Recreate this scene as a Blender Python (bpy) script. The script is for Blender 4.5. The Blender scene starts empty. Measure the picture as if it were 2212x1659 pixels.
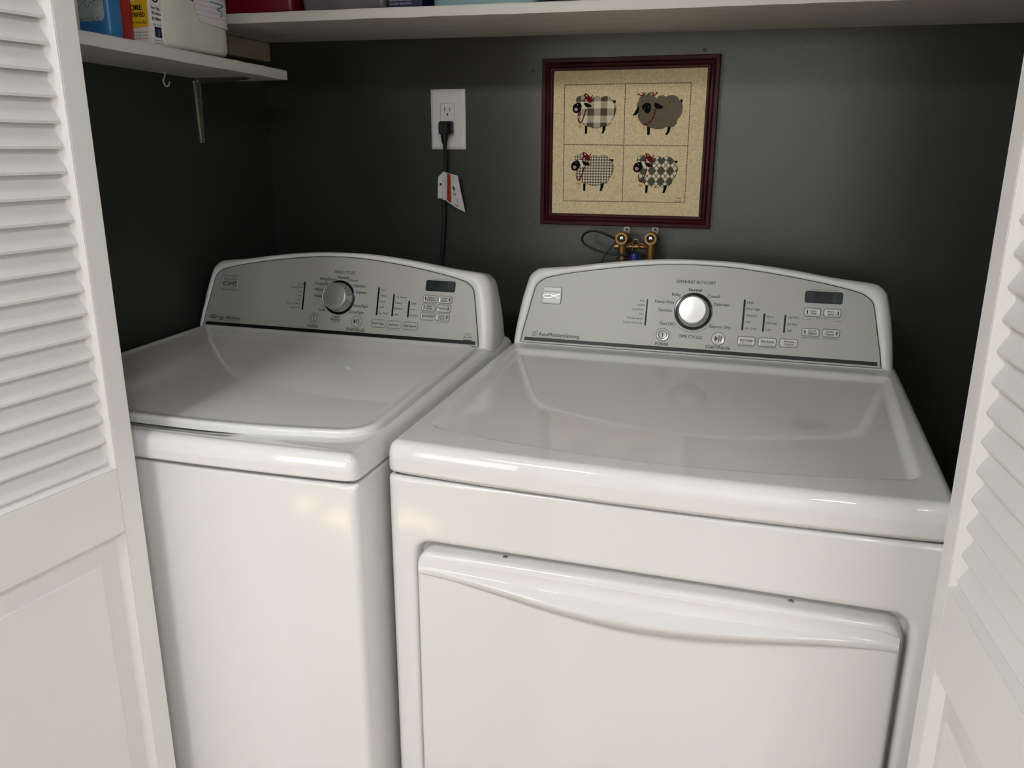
import bpy, bmesh, math, random
from mathutils import Vector, Matrix
from mathutils.geometry import tessellate_polygon
random.seed(7)
S = bpy.context.scene
COL = S.collection
DZ = 0.965            # height of the machine decks above the floor; heights below are given from the deck
PI = math.pi

# ---------------------------------------------------------------- camera
def cam_setup():
    cam = bpy.data.cameras.new('camera'); o = bpy.data.objects.new('camera', cam); COL.objects.link(o)
    yaw, pitch, roll, f = .3047, .2807, .0033, 1768.84
    cy, sy, cp, sp = math.cos(yaw), math.sin(yaw), math.cos(pitch), math.sin(pitch)
    fw = Vector((-sy*cp, cy*cp, -sp)); r = Vector((cy, sy, 0)); u = r.cross(fw)
    cr, sr = math.cos(roll), math.sin(roll)
    r2, u2 = cr*r + sr*u, -sr*r + cr*u
    m = Matrix((r2, u2, -fw)).transposed().to_4x4()
    m.translation = Vector((.4972, -.9849, .3823 + DZ))
    o.matrix_world = m
    cam.sensor_fit = 'HORIZONTAL'; cam.sensor_width = 36.0; cam.lens = f/2212*36.0
    cam.clip_start = .02
    S.camera = o
cam_setup()

# ---------------------------------------------------------------- world, sun, window light, exposure
S.view_settings.view_transform = 'Standard'; S.view_settings.look = 'None'
S.view_settings.gamma = 1.0; S.view_settings.use_curve_mapping = False
S.view_settings.exposure = -.47
w = bpy.data.worlds.new('World'); S.world = w; w.use_nodes = True
w.node_tree.nodes['Background'].inputs[0].default_value = (.55, .68, .9, 1)
w.node_tree.nodes['Background'].inputs[1].default_value = .6
def area(name, loc, target, sx, sy, power, col):
    l = bpy.data.lights.new(name, 'AREA'); l.shape = 'RECTANGLE'; l.size = sx; l.size_y = sy; l.energy = power; l.color = col
    o = bpy.data.objects.new(name, l); COL.objects.link(o); o.location = loc
    d = Vector(target) - Vector(loc); o.rotation_euler = d.to_track_quat('-Z', 'Y').to_euler()
    return o
# daylight entering by the room's windows (left slit, two behind the camera, one right)
area('window_light', (-2.47, -2.09, 1.5), (0, -1.7, 1.2), .16, 1.25, 26, (.95, .985, 1.0))
area('window_light', (.55, -4.07, 1.55), (.5, 0, 1.3), 1.1, 1.25, 12, (1.0, 1.0, .985))
area('window_light', (-1.70, -4.07, 1.55), (-1.3, 0, 1.3), 1.0, 1.25, 32, (.97, .985, 1.0))
area('window_light', (2.97, -2.2, 1.55), (0, -1.2, 1.3), 1.5, 1.25, 38, (.98, .99, 1.0))
area('ceiling_and_fill_light', (-.42, -1.70, 2.40), (-.42, -1.69, 0), .5, .5, 39, (.985, .99, 1.0))
area('ceiling_and_fill_light', (1.15, -1.95, 2.40), (1.15, -1.94, 0), .5, .5, 36, (.985, .99, 1.0))  # added fill lamp, no known fixture; brightens the short shelf and left door
sun = bpy.data.lights.new('sun', 'SUN'); sun.energy = 120; sun.angle = .01; sun.color = (1, .86, .62)
so = bpy.data.objects.new('sun', sun); COL.objects.link(so); so.location = (-3, -2.4, 4)
so.rotation_euler = Vector((1.3, .38, -1.45)).to_track_quat('-Z', 'Y').to_euler()

# ---------------------------------------------------------------- materials
def nt(m): return m.node_tree.nodes, m.node_tree.links
def mat(name, col, rough=.5, metal=0, spec=.5, bump=0, bscale=200, vary=0, vscale=8, coat=0, vcol=None, aniso=None):
    m = bpy.data.materials.new(name); m.use_nodes = True
    N, L = nt(m); b = N['Principled BSDF']
    b.inputs['Base Color'].default_value = (*col, 1); b.inputs['Roughness'].default_value = rough
    b.inputs['Metallic'].default_value = metal; b.inputs['Specular IOR Level'].default_value = spec
    b.inputs['Coat Weight'].default_value = coat; b.inputs['Coat Roughness'].default_value = .06
    if bump or vary:
        tc = N.new('ShaderNodeTexCoord')
        mp = N.new('ShaderNodeMapping'); L.new(tc.outputs['Object'], mp.inputs[0])
        if aniso: mp.inputs['Scale'].default_value = aniso
    if bump:
        n = N.new('ShaderNodeTexNoise'); n.inputs['Scale'].default_value = bscale; n.inputs['Detail'].default_value = 3
        L.new(mp.outputs[0], n.inputs['Vector'])
        bp = N.new('ShaderNodeBump'); bp.inputs['Strength'].default_value = bump; bp.inputs['Distance'].default_value = .002
        L.new(n.outputs['Fac'], bp.inputs['Height']); L.new(bp.outputs['Normal'], b.inputs['Normal'])
    if vary:
        n = N.new('ShaderNodeTexNoise'); n.inputs['Scale'].default_value = vscale; n.inputs['Detail'].default_value = 4
        L.new(mp.outputs[0], n.inputs['Vector'])
        cr = N.new('ShaderNodeValToRGB')
        c2 = vcol or tuple(c*(1-vary) for c in col)
        cr.color_ramp.elements[0].position = .35; cr.color_ramp.elements[1].position = .65
        cr.color_ramp.elements[0].color = (*c2, 1); cr.color_ramp.elements[1].color = (*col, 1)
        L.new(n.outputs['Fac'], cr.inputs[0]); L.new(cr.outputs[0], b.inputs['Base Color'])
    return m
def clear_mat(name, tint, gloss=.08, rough=.05):
    m = bpy.data.materials.new(name); m.use_nodes = True; N, L = nt(m)
    for n in list(N):
        if n.type == 'BSDF_PRINCIPLED': N.remove(n)
    t = N.new('ShaderNodeBsdfTransparent'); t.inputs[0].default_value = (*tint, 1)
    g = N.new('ShaderNodeBsdfGlossy'); g.inputs['Roughness'].default_value = rough
    lw = N.new('ShaderNodeLayerWeight'); lw.inputs[0].default_value = .5
    pw = N.new('ShaderNodeMath'); pw.operation = 'POWER'; L.new(lw.outputs['Facing'], pw.inputs[0]); pw.inputs[1].default_value = 4
    f = N.new('ShaderNodeMath'); f.operation = 'MULTIPLY_ADD'; L.new(pw.outputs[0], f.inputs[0]); f.inputs[1].default_value = .6; f.inputs[2].default_value = .045
    mx = N.new('ShaderNodeMixShader')
    L.new(f.outputs[0], mx.inputs[0]); L.new(t.outputs[0], mx.inputs[1]); L.new(g.outputs[0], mx.inputs[2])
    L.new(mx.outputs[0], N['Material Output'].inputs[0])
    return m
M = {}
M['enamel'] = mat('white_enamel', (.76, .757, .745), .035, spec=.5)
M['enamel_side'] = mat('white_enamel_cabinet', (.76, .757, .745), .08, spec=.5)
M['plastic'] = mat('white_plastic', (.80, .795, .78), .3, bump=.05, bscale=1500)
M['silver'] = mat('silver_panel', (.455, .46, .415), .42, metal=.10, spec=.4, vary=.06, vscale=900)
M['black'] = mat('black_print', (.012, .012, .012), .45)
M['grey_print'] = mat('grey_print', (.10, .10, .095), .5)
M['black_gloss'] = mat('black_gloss', (.006, .008, .008), .12)
M['stripe'] = mat('stripe_black', (.010, .010, .010), .3, spec=.3)
M['display'] = mat('display_glass', (.004, .012, .012), .08)
M['digit'] = mat('display_segment', (.012, .03, .03), .1)
M['knob_silver'] = mat('satin_silver', (.60, .60, .585), .32, metal=.75)
M['chrome'] = mat('chrome', (.62, .62, .61), .12, metal=1)
M['badge'] = mat('badge_silver', (.46, .46, .44), .4, metal=.3)
M['button'] = mat('silver_button', (.56, .56, .53), .2, metal=.2)
M['paint'] = mat('white_paint', (.80, .79, .765), .38, bump=.12, bscale=160, aniso=(1, 1, .15))
M['shelf'] = mat('shelf_paint', (.74, .72, .66), .5, bump=.5, bscale=60, vary=.08, vscale=30, aniso=(.12, 1, 1))
M['shelf_y'] = mat('side_shelf_paint', (.70, .68, .63), .5, bump=.5, bscale=60, vary=.08, vscale=30, aniso=(1, .12, 1))
M['wall'] = mat('charcoal_wall_paint', (.027, .028, .025), .33, spec=1.0, bump=.11, bscale=420)
M['wall_side'] = mat('charcoal_side_wall_paint', (.027, .028, .025), .5, spec=.35, bump=.11, bscale=420)
M['wall'].node_tree.nodes['Principled BSDF'].inputs['Specular Tint'].default_value = (1, 1, .90, 1)
M['room'] = mat('room_wall_paint', (.50, .50, .485), .7)
M['ceil'] = mat('ceiling_paint', (.70, .70, .69), .8)
M['floor'] = mat('oak_floor', (.34, .25, .16), .4, vary=.35, vscale=5, aniso=(12, 1, 1))
M['frame'] = mat('mahogany', (.062, .0075, .008), .32, spec=.22, vary=.45, vscale=25)
M['brass'] = mat('brass', (.42, .24, .09), .38, metal=.85, vary=.3, vscale=60)
M['steel'] = mat('steel', (.5, .5, .48), .3, metal=1)
M['galv'] = mat('zinc_bracket', (.36, .37, .31), .25, metal=.9)
M['rubber'] = mat('black_rubber', (.008, .008, .008), .45)
M['tan'] = mat('bare_wood', (.45, .37, .24), .6, vary=.2, vscale=30, aniso=(1, .1, 1))
M['outlet'] = mat('outlet_white', (.74, .73, .70), .28)
M['blue'] = mat('blue_plastic', (.02, .03, .22), .4)

# ---------------------------------------------------------------- helpers
class O: pass
def link(name, me_or_none, parent=None):
    o = bpy.data.objects.new(name, me_or_none); COL.objects.link(o)
    if parent is not None: o.parent = parent
    return o
ORG = {}
def thing(name, label, cat, loc, group=None):
    o = link(name, None); o.location = Vector(loc) + Vector((0, 0, DZ)); o.empty_display_size = .05
    o['label'] = label; o['category'] = cat
    if group: o['group'] = group
    ORG[o.name] = Vector(loc); return o
def tag(o, label, cat, group=None):
    o['label'] = label; o['category'] = cat
    if group: o['group'] = group
    return o
def root_of(o):
    while o.parent: o = o.parent
    return o
class MB:
    """collects shapes (coordinates: x, y, height from the deck) and links them as one mesh object"""
    def __init__(s): s.v = []; s.f = []; s.mi = []; s.sm = []; s.mats = []; s.cur = 0; s.smooth = True
    def m(s, material, smooth=True):
        if material not in s.mats: s.mats.append(material)
        s.cur = s.mats.index(material); s.smooth = smooth; return s
    def add(s, vs, fs):
        b = len(s.v); s.v += [tuple(p) for p in vs]
        for f in fs: s.f.append([i+b for i in f]); s.mi.append(s.cur); s.sm.append(s.smooth)
        return s
    def loft(s, loops, cap0=False, cap1=False, closed=True):
        n = len(loops[0]); vs = [p for l in loops for p in l]; fs = []
        for k in range(len(loops)-1):
            for i in range(n if closed else n-1):
                j = (i+1) % n
                fs.append((k*n+i, k*n+j, (k+1)*n+j, (k+1)*n+i))
        if cap0: fs.append(tuple(range(n))[::-1])
        if cap1: fs.append(tuple((len(loops)-1)*n+i for i in range(n)))
        return s.add(vs, fs)
    def box(s, c, d, bev=0, rot=None, seg=2):
        bm = bmesh.new(); bmesh.ops.create_cube(bm, size=1)
        for v in bm.verts: v.co = Vector((v.co.x*d[0], v.co.y*d[1], v.co.z*d[2]))
        if bev: bmesh.ops.bevel(bm, geom=bm.edges[:], offset=bev, segments=seg, affect='EDGES', profile=.5)
        for v in bm.verts:
            if rot: v.co = rot @ v.co
            v.co += Vector(c)
        bm.verts.index_update()
        s.add([v.co[:] for v in bm.verts], [[v.index for v in f.verts] for f in bm.faces]); bm.free(); return s
    def tube(s, pts, r, n=10, cap=True, flat=1.0):
        pts = [Vector(p) for p in pts]; loops = []
        rr = r if isinstance(r, (list, tuple)) else [r]*len(pts)
        up = None
        for i, p in enumerate(pts):
            t = (pts[min(i+1, len(pts)-1)] - pts[max(i-1, 0)]).normalized()
            if up is None:
                up = Vector((0, 0, 1)) if abs(t.z) < .9 else Vector((0, 1, 0))
            a = t.cross(up).normalized(); b = a.cross(t).normalized(); up = b
            loops.append([p + rr[i]*(math.cos(2*PI*k/n)*a*flat + math.sin(2*PI*k/n)*b) for k in range(n)])
        return s.loft(loops, cap, cap)
    def lathe(s, c, axis, prof, n=32, cap0=True, cap1=True):
        ax = Vector(axis).normalized(); u = ax.cross(Vector((1, 0, 0)) if abs(ax.x) < .9 else Vector((0, 0, 1))).normalized(); v = ax.cross(u)
        loops = [[Vector(c) + ax*h + r*(math.cos(2*PI*k/n)*u + math.sin(2*PI*k/n)*v) for k in range(n)] for r, h in prof]
        return s.loft(loops, cap0, cap1)
    def sphere(s, c, r, n=12):
        prof = [(max(1e-4, r*math.sin(PI*i/n)), -r*math.cos(PI*i/n)) for i in range(n+1)]
        return s.lathe(c, (0, 0, 1), prof, n*2)
    def poly(s, pts):
        """a flat outline (may be concave), triangulated"""
        t = tessellate_polygon([[Vector(p) for p in pts]])
        return s.add(pts, [tuple(x) for x in t])
    def build(s, name, parent=None, fix=True, auto=40):
        org = Vector((0, 0, -DZ))
        if parent is not None: org = ORG[root_of(parent).name]
        me = bpy.data.meshes.new(name)
        me.from_pydata([Vector(p) - org for p in s.v], [], s.f)
        for mm in s.mats: me.materials.append(mm)
        for p, mi, sm in zip(me.polygons, s.mi, s.sm): p.material_index = mi; p.use_smooth = sm
        if fix:
            bm = bmesh.new(); bm.from_mesh(me)
            bmesh.ops.recalc_face_normals(bm, faces=bm.faces[:]); bm.to_mesh(me); bm.free()
        if auto: me.set_sharp_from_angle(angle=math.radians(auto))
        me.update()
        o = link(name, me, parent)
        if auto:
            wn = o.modifiers.new('weighted_normal', 'WEIGHTED_NORMAL'); wn.keep_sharp = True; wn.weight = 80
        return o
def one(name, label, cat, mb, loc, group=None, **k):
    """a thing that is a single mesh"""
    o = mb.build(name, None, **k)
    L = Vector(loc) + Vector((0, 0, DZ))
    for v in o.data.vertices: v.co -= L
    o.location = L; ORG[o.name] = Vector(loc)
    return tag(o, label, cat, group)
def struct(name, mb, label=None, **k):
    o = mb.build(name, None, **k); o['kind'] = 'structure'
    if label: o['label'] = label
    return o
def rrect(cx, cz, hx, hz, r, n=8):
    """rounded rectangle outline, list of (a, b)"""
    r = min(r, hx, hz); out = []
    for sx, sz, a0 in ((1, 1, 0), (-1, 1, 90), (-1, -1, 180), (1, -1, 270)):
        for k in range(n+1):
            a = math.radians(a0 + 90*k/n)
            out.append((cx + sx*(hx-r) + r*math.cos(a), cz + sz*(hz-r) + r*math.sin(a)))
    return out
def catmull(P, k=6):
    out = []
    for i in range(len(P)-1):
        p0 = P[max(i-1, 0)]; p1 = P[i]; p2 = P[i+1]; p3 = P[min(i+2, len(P)-1)]
        for j in range(k):
            t = j/k
            out.append(tuple(.5*((2*b) + (-a+c)*t + (2*a-5*b+4*c-d)*t*t + (-a+3*b-3*c+d)*t**3) for a, b, c, d in zip(p0, p1, p2, p3)))
    out.append(tuple(P[-1])); return out
def sstep(a, b, x):
    t = min(max((x-a)/(b-a), 0), 1); return t*t*(3-2*t)
FONT = None
def glyphs(text):
    """outline mesh of a word in the built-in typeface: verts (x, y), faces, box"""
    c = bpy.data.curves.new('t', 'FONT'); c.body = text; c.size = 1; c.resolution_u = 3; c.fill_mode = 'FRONT'
    o = bpy.data.objects.new('t', c); COL.objects.link(o)
    dg = bpy.context.evaluated_depsgraph_get(); dg.update()
    me = bpy.data.meshes.new_from_object(o.evaluated_get(dg))
    v = [(p.co.x, p.co.y) for p in me.vertices]; f = [tuple(p.vertices) for p in me.polygons]
    bpy.data.objects.remove(o); bpy.data.curves.remove(c); bpy.data.meshes.remove(me)
    return v, f
def write(mb, text, cx, cy, wd, cap, place, weight=0):
    v, f = glyphs(text)
    if not v: return
    x0 = min(p[0] for p in v); x1 = max(p[0] for p in v)
    sx = wd/(x1-x0); sy = cap/.70
    offs = [(0, 0)] if not weight else [(-weight, 0), (weight, 0)]
    for ox, oy in offs:
        mb.add([place((p[0]-(x0+x1)/2)*sx + cx + ox, p[1]*sy - cap*.5 + cy + oy) for p in v], f)
def seg(mb, pts, wd, place, closed=False):
    """a flat ribbon of width wd along a 2-D path"""
    P = list(pts); n = len(P); L = []; R = []
    for i in range(n):
        a = P[i-1] if (i or closed) else P[i]; b = P[(i+1) % n] if (i < n-1 or closed) else P[i]
        dx, dy = b[0]-a[0], b[1]-a[1]; l = math.hypot(dx, dy) or 1
        nx, ny = -dy/l*wd/2, dx/l*wd/2
        L.append(place(P[i][0]+nx, P[i][1]+ny)); R.append(place(P[i][0]-nx, P[i][1]-ny))
    vs = L+R; fs = [(i, (i+1) % n, n+(i+1) % n, n+i) for i in range(n if closed else n-1)]
    mb.add(vs, fs)
def circ(cx, cy, r, n=40): return [(cx+r*math.cos(2*PI*k/n), cy+r*math.sin(2*PI*k/n)) for k in range(n)]
DRY_TXT = [('EVENHEAT AUTO DRY', 0.3641, 0.1414, 0.0734, 0.0058), ('Normal', 0.3635, 0.1263, 0.0241, 0.0058), ('Bulky', 0.3286, 0.1158, 0.0163, 0.0055), ('Heavy Duty', 0.3074, 0.1005, 0.0373, 0.0055), ('Sanitize', 0.3096, 0.0841, 0.0251, 0.0055), ('Time Dry', 0.3151, 0.0578, 0.0289, 0.0058), ('TIME CYCLES', 0.3623, 0.0355, 0.0437, 0.0061), ('POWER', 0.3092, 0.0175, 0.0258, 0.0062), ('Casual', 0.3994, 0.116, 0.0216, 0.0056), ('Delicates', 0.4156, 0.1008, 0.0295, 0.0056), ('Express Dry', 0.416, 0.0581, 0.0388, 0.0055), ('START/PAUSE', 0.4149, 0.0183, 0.0461, 0.0061), ('Wet', 0.2642, 0.1001, 0.0095, 0.0035), ('Damp', 0.262, 0.0915, 0.0129, 0.0035), ('Cool Down', 0.2568, 0.0825, 0.0233, 0.0038), ('Dry', 0.2642, 0.0741, 0.0074, 0.0038), ('Wrinkle Guard', 0.2521, 0.0648, 0.0324, 0.0037), ('Check Lint Screen', 0.249, 0.0559, 0.0378, 0.0037), ('AutoMoistureSensing', 0.1027, 0.0203, 0.0843, 0.0075), ('energy saving technology', 0.0872, 0.0134, 0.0541, 0.0029), ('High', 0.4676, 0.1079, 0.0114, 0.004), ('Med High', 0.474, 0.0958, 0.0245, 0.004), ('Medium', 0.4719, 0.0834, 0.0192, 0.004), ('Low', 0.4664, 0.0712, 0.0089, 0.004), ('Air Only', 0.4721, 0.0587, 0.0206, 0.004), ('More', 0.5056, 0.0834, 0.0126, 0.004), ('Normal', 0.5088, 0.0712, 0.0186, 0.004), ('Less', 0.5043, 0.0587, 0.0092, 0.004), ('150 Min', 0.5468, 0.0841, 0.0192, 0.004), ('60 Min', 0.546, 0.0714, 0.0179, 0.004), ('Off', 0.5414, 0.0592, 0.0085, 0.0043), ('Dry Temp', 0.4664, 0.0358, 0.0228, 0.0042), ('TIME CYCLES ONLY', 0.4665, 0.0241, 0.0307, 0.0026), ('Dry Level', 0.5045, 0.036, 0.0219, 0.0042), ('AUTO CYCLES ONLY', 0.5047, 0.0249, 0.0325, 0.0025), ('Wrinkle', 0.5426, 0.0387, 0.0182, 0.0038), ('Guard', 0.5428, 0.0335, 0.0153, 0.0038), ('Less', 0.5807, 0.0988, 0.0096, 0.0036), ('Time', 0.5809, 0.0942, 0.0101, 0.0036), ('More', 0.6106, 0.0992, 0.0116, 0.0036), ('Time', 0.611, 0.0943, 0.0108, 0.0036), ('TIME CYCLES', 0.5963, 0.0857, 0.0209, 0.0025), ('Damp', 0.5815, 0.0619, 0.0143, 0.0036), ('Signal', 0.5819, 0.0571, 0.0143, 0.0036), ('Cycle', 0.6118, 0.0624, 0.0129, 0.0036), ('Signal', 0.6122, 0.0574, 0.0139, 0.0036), ('AUTO CYCLES ONLY', 0.5793, 0.0482, 0.0328, 0.0025), ('OFF/LOW/HIGH', 0.6143, 0.0489, 0.028, 0.0025), ('ESTIMATED TIME REMAINING', 0.5959, 0.1384, 0.0472, 0.0023)]
WASH_TXT = [('WASH CYCLES', -0.3536, 0.1366, 0.0467, 0.0062), ('Normal', -0.356, 0.1259, 0.024, 0.0058), ('Bulky/Sheets', -0.3904, 0.1208, 0.0393, 0.0059), ('Casual', -0.3324, 0.1209, 0.0208, 0.0053), ('Delicates', -0.3165, 0.1097, 0.0277, 0.0056), ('Express', -0.3115, 0.0969, 0.0232, 0.0056), ('Heavy Duty', -0.4, 0.1105, 0.0399, 0.0057), ('Allergen', -0.4066, 0.098, 0.03, 0.0057), ('Whites', -0.4088, 0.0836, 0.0244, 0.0057), ('Soak', -0.3984, 0.0553, 0.014, 0.0057), ('Clean', -0.3642, 0.0427, 0.0177, 0.0057), ('Washer', -0.3646, 0.0365, 0.0242, 0.0057), ('with bleach', -0.3651, 0.0313, 0.0193, 0.0027), ('Rinse/Spin', -0.3095, 0.0681, 0.0325, 0.006), ('Drain/Spin', -0.3179, 0.0549, 0.0341, 0.006), ('POWER', -0.4165, 0.0185, 0.0251, 0.0064), ('START/PAUSE', -0.3158, 0.018, 0.0438, 0.0063), ('press & hold', -0.3051, 0.0131, 0.0203, 0.0025), ('Sensing', -0.4551, 0.1077, 0.0142, 0.0036), ('Prewash/Soak', -0.4635, 0.0997, 0.0289, 0.0036), ('Wash', -0.4555, 0.0909, 0.0116, 0.0036), ('Rinse', -0.4561, 0.0824, 0.0097, 0.0036), ('Spin', -0.456, 0.0738, 0.0087, 0.0036), ('Cycle Complete', -0.4685, 0.065, 0.0314, 0.0036), ('Lid Locked', -0.4641, 0.0562, 0.0218, 0.0036), ('High Efficiency', -0.6254, 0.024, 0.0595, 0.0078), ('low water wash technology', -0.6276, 0.0178, 0.0559, 0.0026), ('Hot', -0.2604, 0.1043, 0.0086, 0.0039), ('Warm', -0.258, 0.0924, 0.0146, 0.0039), ('Cool', -0.2611, 0.0804, 0.0111, 0.0039), ('Cold', -0.2624, 0.0686, 0.0109, 0.0039), ('Tap Cold', -0.2574, 0.0565, 0.0211, 0.0039), ('Ex Heavy', -0.2185, 0.0917, 0.0222, 0.0038), ('Heavy', -0.2236, 0.0797, 0.0148, 0.0038), ('Normal', -0.2229, 0.0679, 0.0177, 0.0038), ('Light', -0.2271, 0.056, 0.0113, 0.0038), ('High', -0.1897, 0.0801, 0.0108, 0.0038), ('Low', -0.1914, 0.0681, 0.0089, 0.0038), ('No Spin', -0.1873, 0.0557, 0.018, 0.0038), ('Fabric', -0.152, 0.0938, 0.0144, 0.0036), ('Softener', -0.1519, 0.0896, 0.0178, 0.0036), ('2nd', -0.1233, 0.0942, 0.0092, 0.0035), ('Rinse', -0.1237, 0.0893, 0.0109, 0.0036), ('Stain', -0.1544, 0.0766, 0.011, 0.0036), ('Boost', -0.1547, 0.0719, 0.0119, 0.0036), ('Prewash', -0.1263, 0.0739, 0.0176, 0.0038), ('TimedOxi', -0.154, 0.0566, 0.0195, 0.0038), ('Cycle', -0.1267, 0.0583, 0.0118, 0.0036), ('Signal', -0.1266, 0.0534, 0.0133, 0.0036), ('OFF/LOW/HIGH', -0.1243, 0.0449, 0.0265, 0.0024), ('Wash Temp', -0.2653, 0.0343, 0.027, 0.0042), ('Soil Level', -0.2293, 0.0339, 0.0205, 0.0042), ('Spin Speed', -0.1933, 0.0339, 0.0255, 0.0041), ('ADDITIONAL WASH TIME', -0.2298, 0.023, 0.0326, 0.0022), ('ESTIMATED TIME REMAINING', -0.1336, 0.132, 0.0445, 0.0022)]
DRY_BAR = [(0.2742, 0.103, 0.273, 0.0526), (0.4571, 0.1119, 0.4568, 0.0555), (0.4944, 0.0876, 0.4948, 0.0551), (0.5322, 0.0876, 0.5325, 0.0555)]
WASH_BAR = [(-0.4429, 0.111, -0.4484, 0.0527), (-0.2692, 0.1082, -0.2733, 0.0523), (-0.2345, 0.0964, -0.2372, 0.0518), (-0.1994, 0.0843, -0.2016, 0.052)]
DRY_BTN = [('bd', 0.4662, 0.0347, 0.0344, 0.0171), ('bd', 0.5043, 0.035, 0.0346, 0.0168), ('bd', 0.5419, 0.0357, 0.0344, 0.016), ('l', 0.5792, 0.096, 0.0306, 0.0162), ('r', 0.6139, 0.0966, 0.0317, 0.016), ('l', 0.5792, 0.0587, 0.0326, 0.0146), ('r', 0.6145, 0.0596, 0.0317, 0.0149), ('display', 0.5966, 0.1245, 0.0659, 0.0221), ('badge', 0.0802, 0.1002, 0.0398, 0.0339), ('power', 0.3094, 0.0356, 0.0253, 0.0243), ('start', 0.4146, 0.0353, 0.0256, 0.0246), ('leaf', 0.0522, 0.0203, 0.0111, 0.0097)]
WASH_BTN = [('bd', -0.265, 0.0341, 0.0333, 0.0166), ('bd', -0.2294, 0.0342, 0.0333, 0.0162), ('bd', -0.1931, 0.0338, 0.0342, 0.0163), ('l', -0.155, 0.0917, 0.0318, 0.0159), ('r', -0.122, 0.0918, 0.0321, 0.0156), ('l', -0.1563, 0.074, 0.0321, 0.0157), ('r', -0.1232, 0.0737, 0.0314, 0.0155), ('l', -0.1572, 0.0556, 0.0316, 0.016), ('r', -0.1242, 0.0561, 0.0314, 0.0159), ('display', -0.1352, 0.1186, 0.0643, 0.022), ('badge', -0.6306, 0.1009, 0.0404, 0.0317), ('power', -0.4143, 0.036, 0.0253, 0.0223), ('start', -0.3145, 0.035, 0.0256, 0.0225), ('he', -0.6653, 0.0242, 0.0158, 0.0068), ('star', -0.0665, 0.0194, 0.0178, 0.0139)]
# ================================================================ the room and the closet shell
YB = .863                       # back wall of the closet
XL, XR = -.718, 1.04            # its side walls
YF = -.22                       # room face of the closet's front wall
OL, OR_, OH = -.515, .868, 1.085
CE = 2.44 - DZ
def slab(name, x0, x1, y0, y1, z0, z1, m, label=None):
    b = MB().m(M[m], False).box(((x0+x1)/2, (y0+y1)/2, (z0+z1)/2), (x1-x0, y1-y0, z1-z0)); return struct(name, b, label)
RX0, RX1, RY0 = -2.4, 2.9, -4.0
slab('floor', RX0-.1, RX1+.1, RY0-.1, YB+.1, -DZ-.1, -DZ, 'floor')
slab('ceiling', RX0-.1, RX1+.1, RY0-.1, YB+.1, CE, CE+.1, 'ceil')
slab('wall_back', XL-.1, XR+.1, YB, YB+.1, -DZ, CE, 'wall', 'charcoal painted wall behind the machines')
slab('wall_left', XL-.1, XL, -.10, YB, -DZ, CE, 'wall_side', 'dark closet side wall under the short shelf')
slab('wall_right', XR, XR+.1, -.10, YB, -DZ, CE, 'wall')
# front wall of the closet with the door opening
fb = MB().m(M['room'], False)
for x0, x1, z0, z1 in ((RX0, OL, -DZ, CE), (OR_, RX1, -DZ, CE), (OL, OR_, OH, CE)):
    fb.box(((x0+x1)/2, (YF-.10)/2, (z0+z1)/2), (x1-x0, .12, z1-z0))
struct('wall_front', fb)
tr = MB().m(M['paint'], False)
for x in (OL-.03, OR_+.03): tr.box((x, YF-.008, (OH-DZ)/2), (.06, .016, OH+DZ), .003)
tr.box(((OL+OR_)/2, YF-.008, OH+.03), (OR_-OL+.12, .016, .06), .003)
struct('trim_1', tr)
# room walls with window openings
lw = MB().m(M['room'], False)
wy0, wy1, wz0, wz1 = -2.17, -2.01, .88-DZ, 2.13-DZ  # left opening narrowed to a slit to shape the sun patch
for y0, y1, z0, z1 in ((RY0, wy0, -DZ, CE), (wy1, YF, -DZ, CE), (wy0, wy1, -DZ, wz0), (wy0, wy1, wz1, CE)):
    lw.box((RX0-.05, (y0+y1)/2, (z0+z1)/2), (.1, y1-y0, z1-z0))
struct('wall_room_left', lw)
bw = MB().m(M['room'], False)
vx0, vx1 = -2.25, -1.15; ux0, ux1 = -.05, 1.15
for x0, x1, z0, z1 in ((RX0, vx0, -DZ, CE), (vx1, ux0, -DZ, CE), (ux1, RX1, -DZ, CE), (vx0, vx1, -DZ, wz0), (vx0, vx1, wz1, CE), (ux0, ux1, -DZ, wz0), (ux0, ux1, wz1, CE)):
    bw.box(((x0+x1)/2, RY0-.05, (z0+z1)/2), (x1-x0, .1, z1-z0))
struct('wall_room_back', bw)
ry0, ry1 = -2.95, -1.45
rw = MB().m(M['room'], False)
for y0, y1, z0, z1 in ((RY0, ry0, -DZ, CE), (ry1, YF, -DZ, CE), (ry0, ry1, -DZ, wz0), (ry0, ry1, wz1, CE)):
    rw.box((RX1+.05, (y0+y1)/2, (z0+z1)/2), (.1, y1-y0, z1-z0))
struct('wall_room_right', rw)
for nm, horiz in (('window_slit_1', 'L'), ('window_2', 'B'), ('window_3', 'R'), ('window_4', 'C')):
    b = MB().m(M['paint'], False)
    def bar_(a0, a1, z0, z1):
        if horiz in 'BC': b.box(((a0+a1)/2, RY0-.03, (z0+z1)/2), (a1-a0, .04, z1-z0))
        else: b.box((RX0-.03 if horiz == 'L' else RX1+.03, (a0+a1)/2, (z0+z1)/2), (.04, a1-a0, z1-z0))
    A0, A1 = {'L': (wy0, wy1), 'B': (vx0, vx1), 'R': (ry0, ry1), 'C': (ux0, ux1)}[horiz]
    FW = .012 if horiz == 'L' else .05
    bar_(A0, A1, wz0, wz0+.05); bar_(A0, A1, wz1-.05, wz1); bar_(A0, A0+FW, wz0, wz1); bar_(A1-FW, A1, wz0, wz1)
    bar_(A0, A1, (wz0+wz1)/2-.02, (wz0+wz1)/2+.02)
    struct(nm, b)

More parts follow.
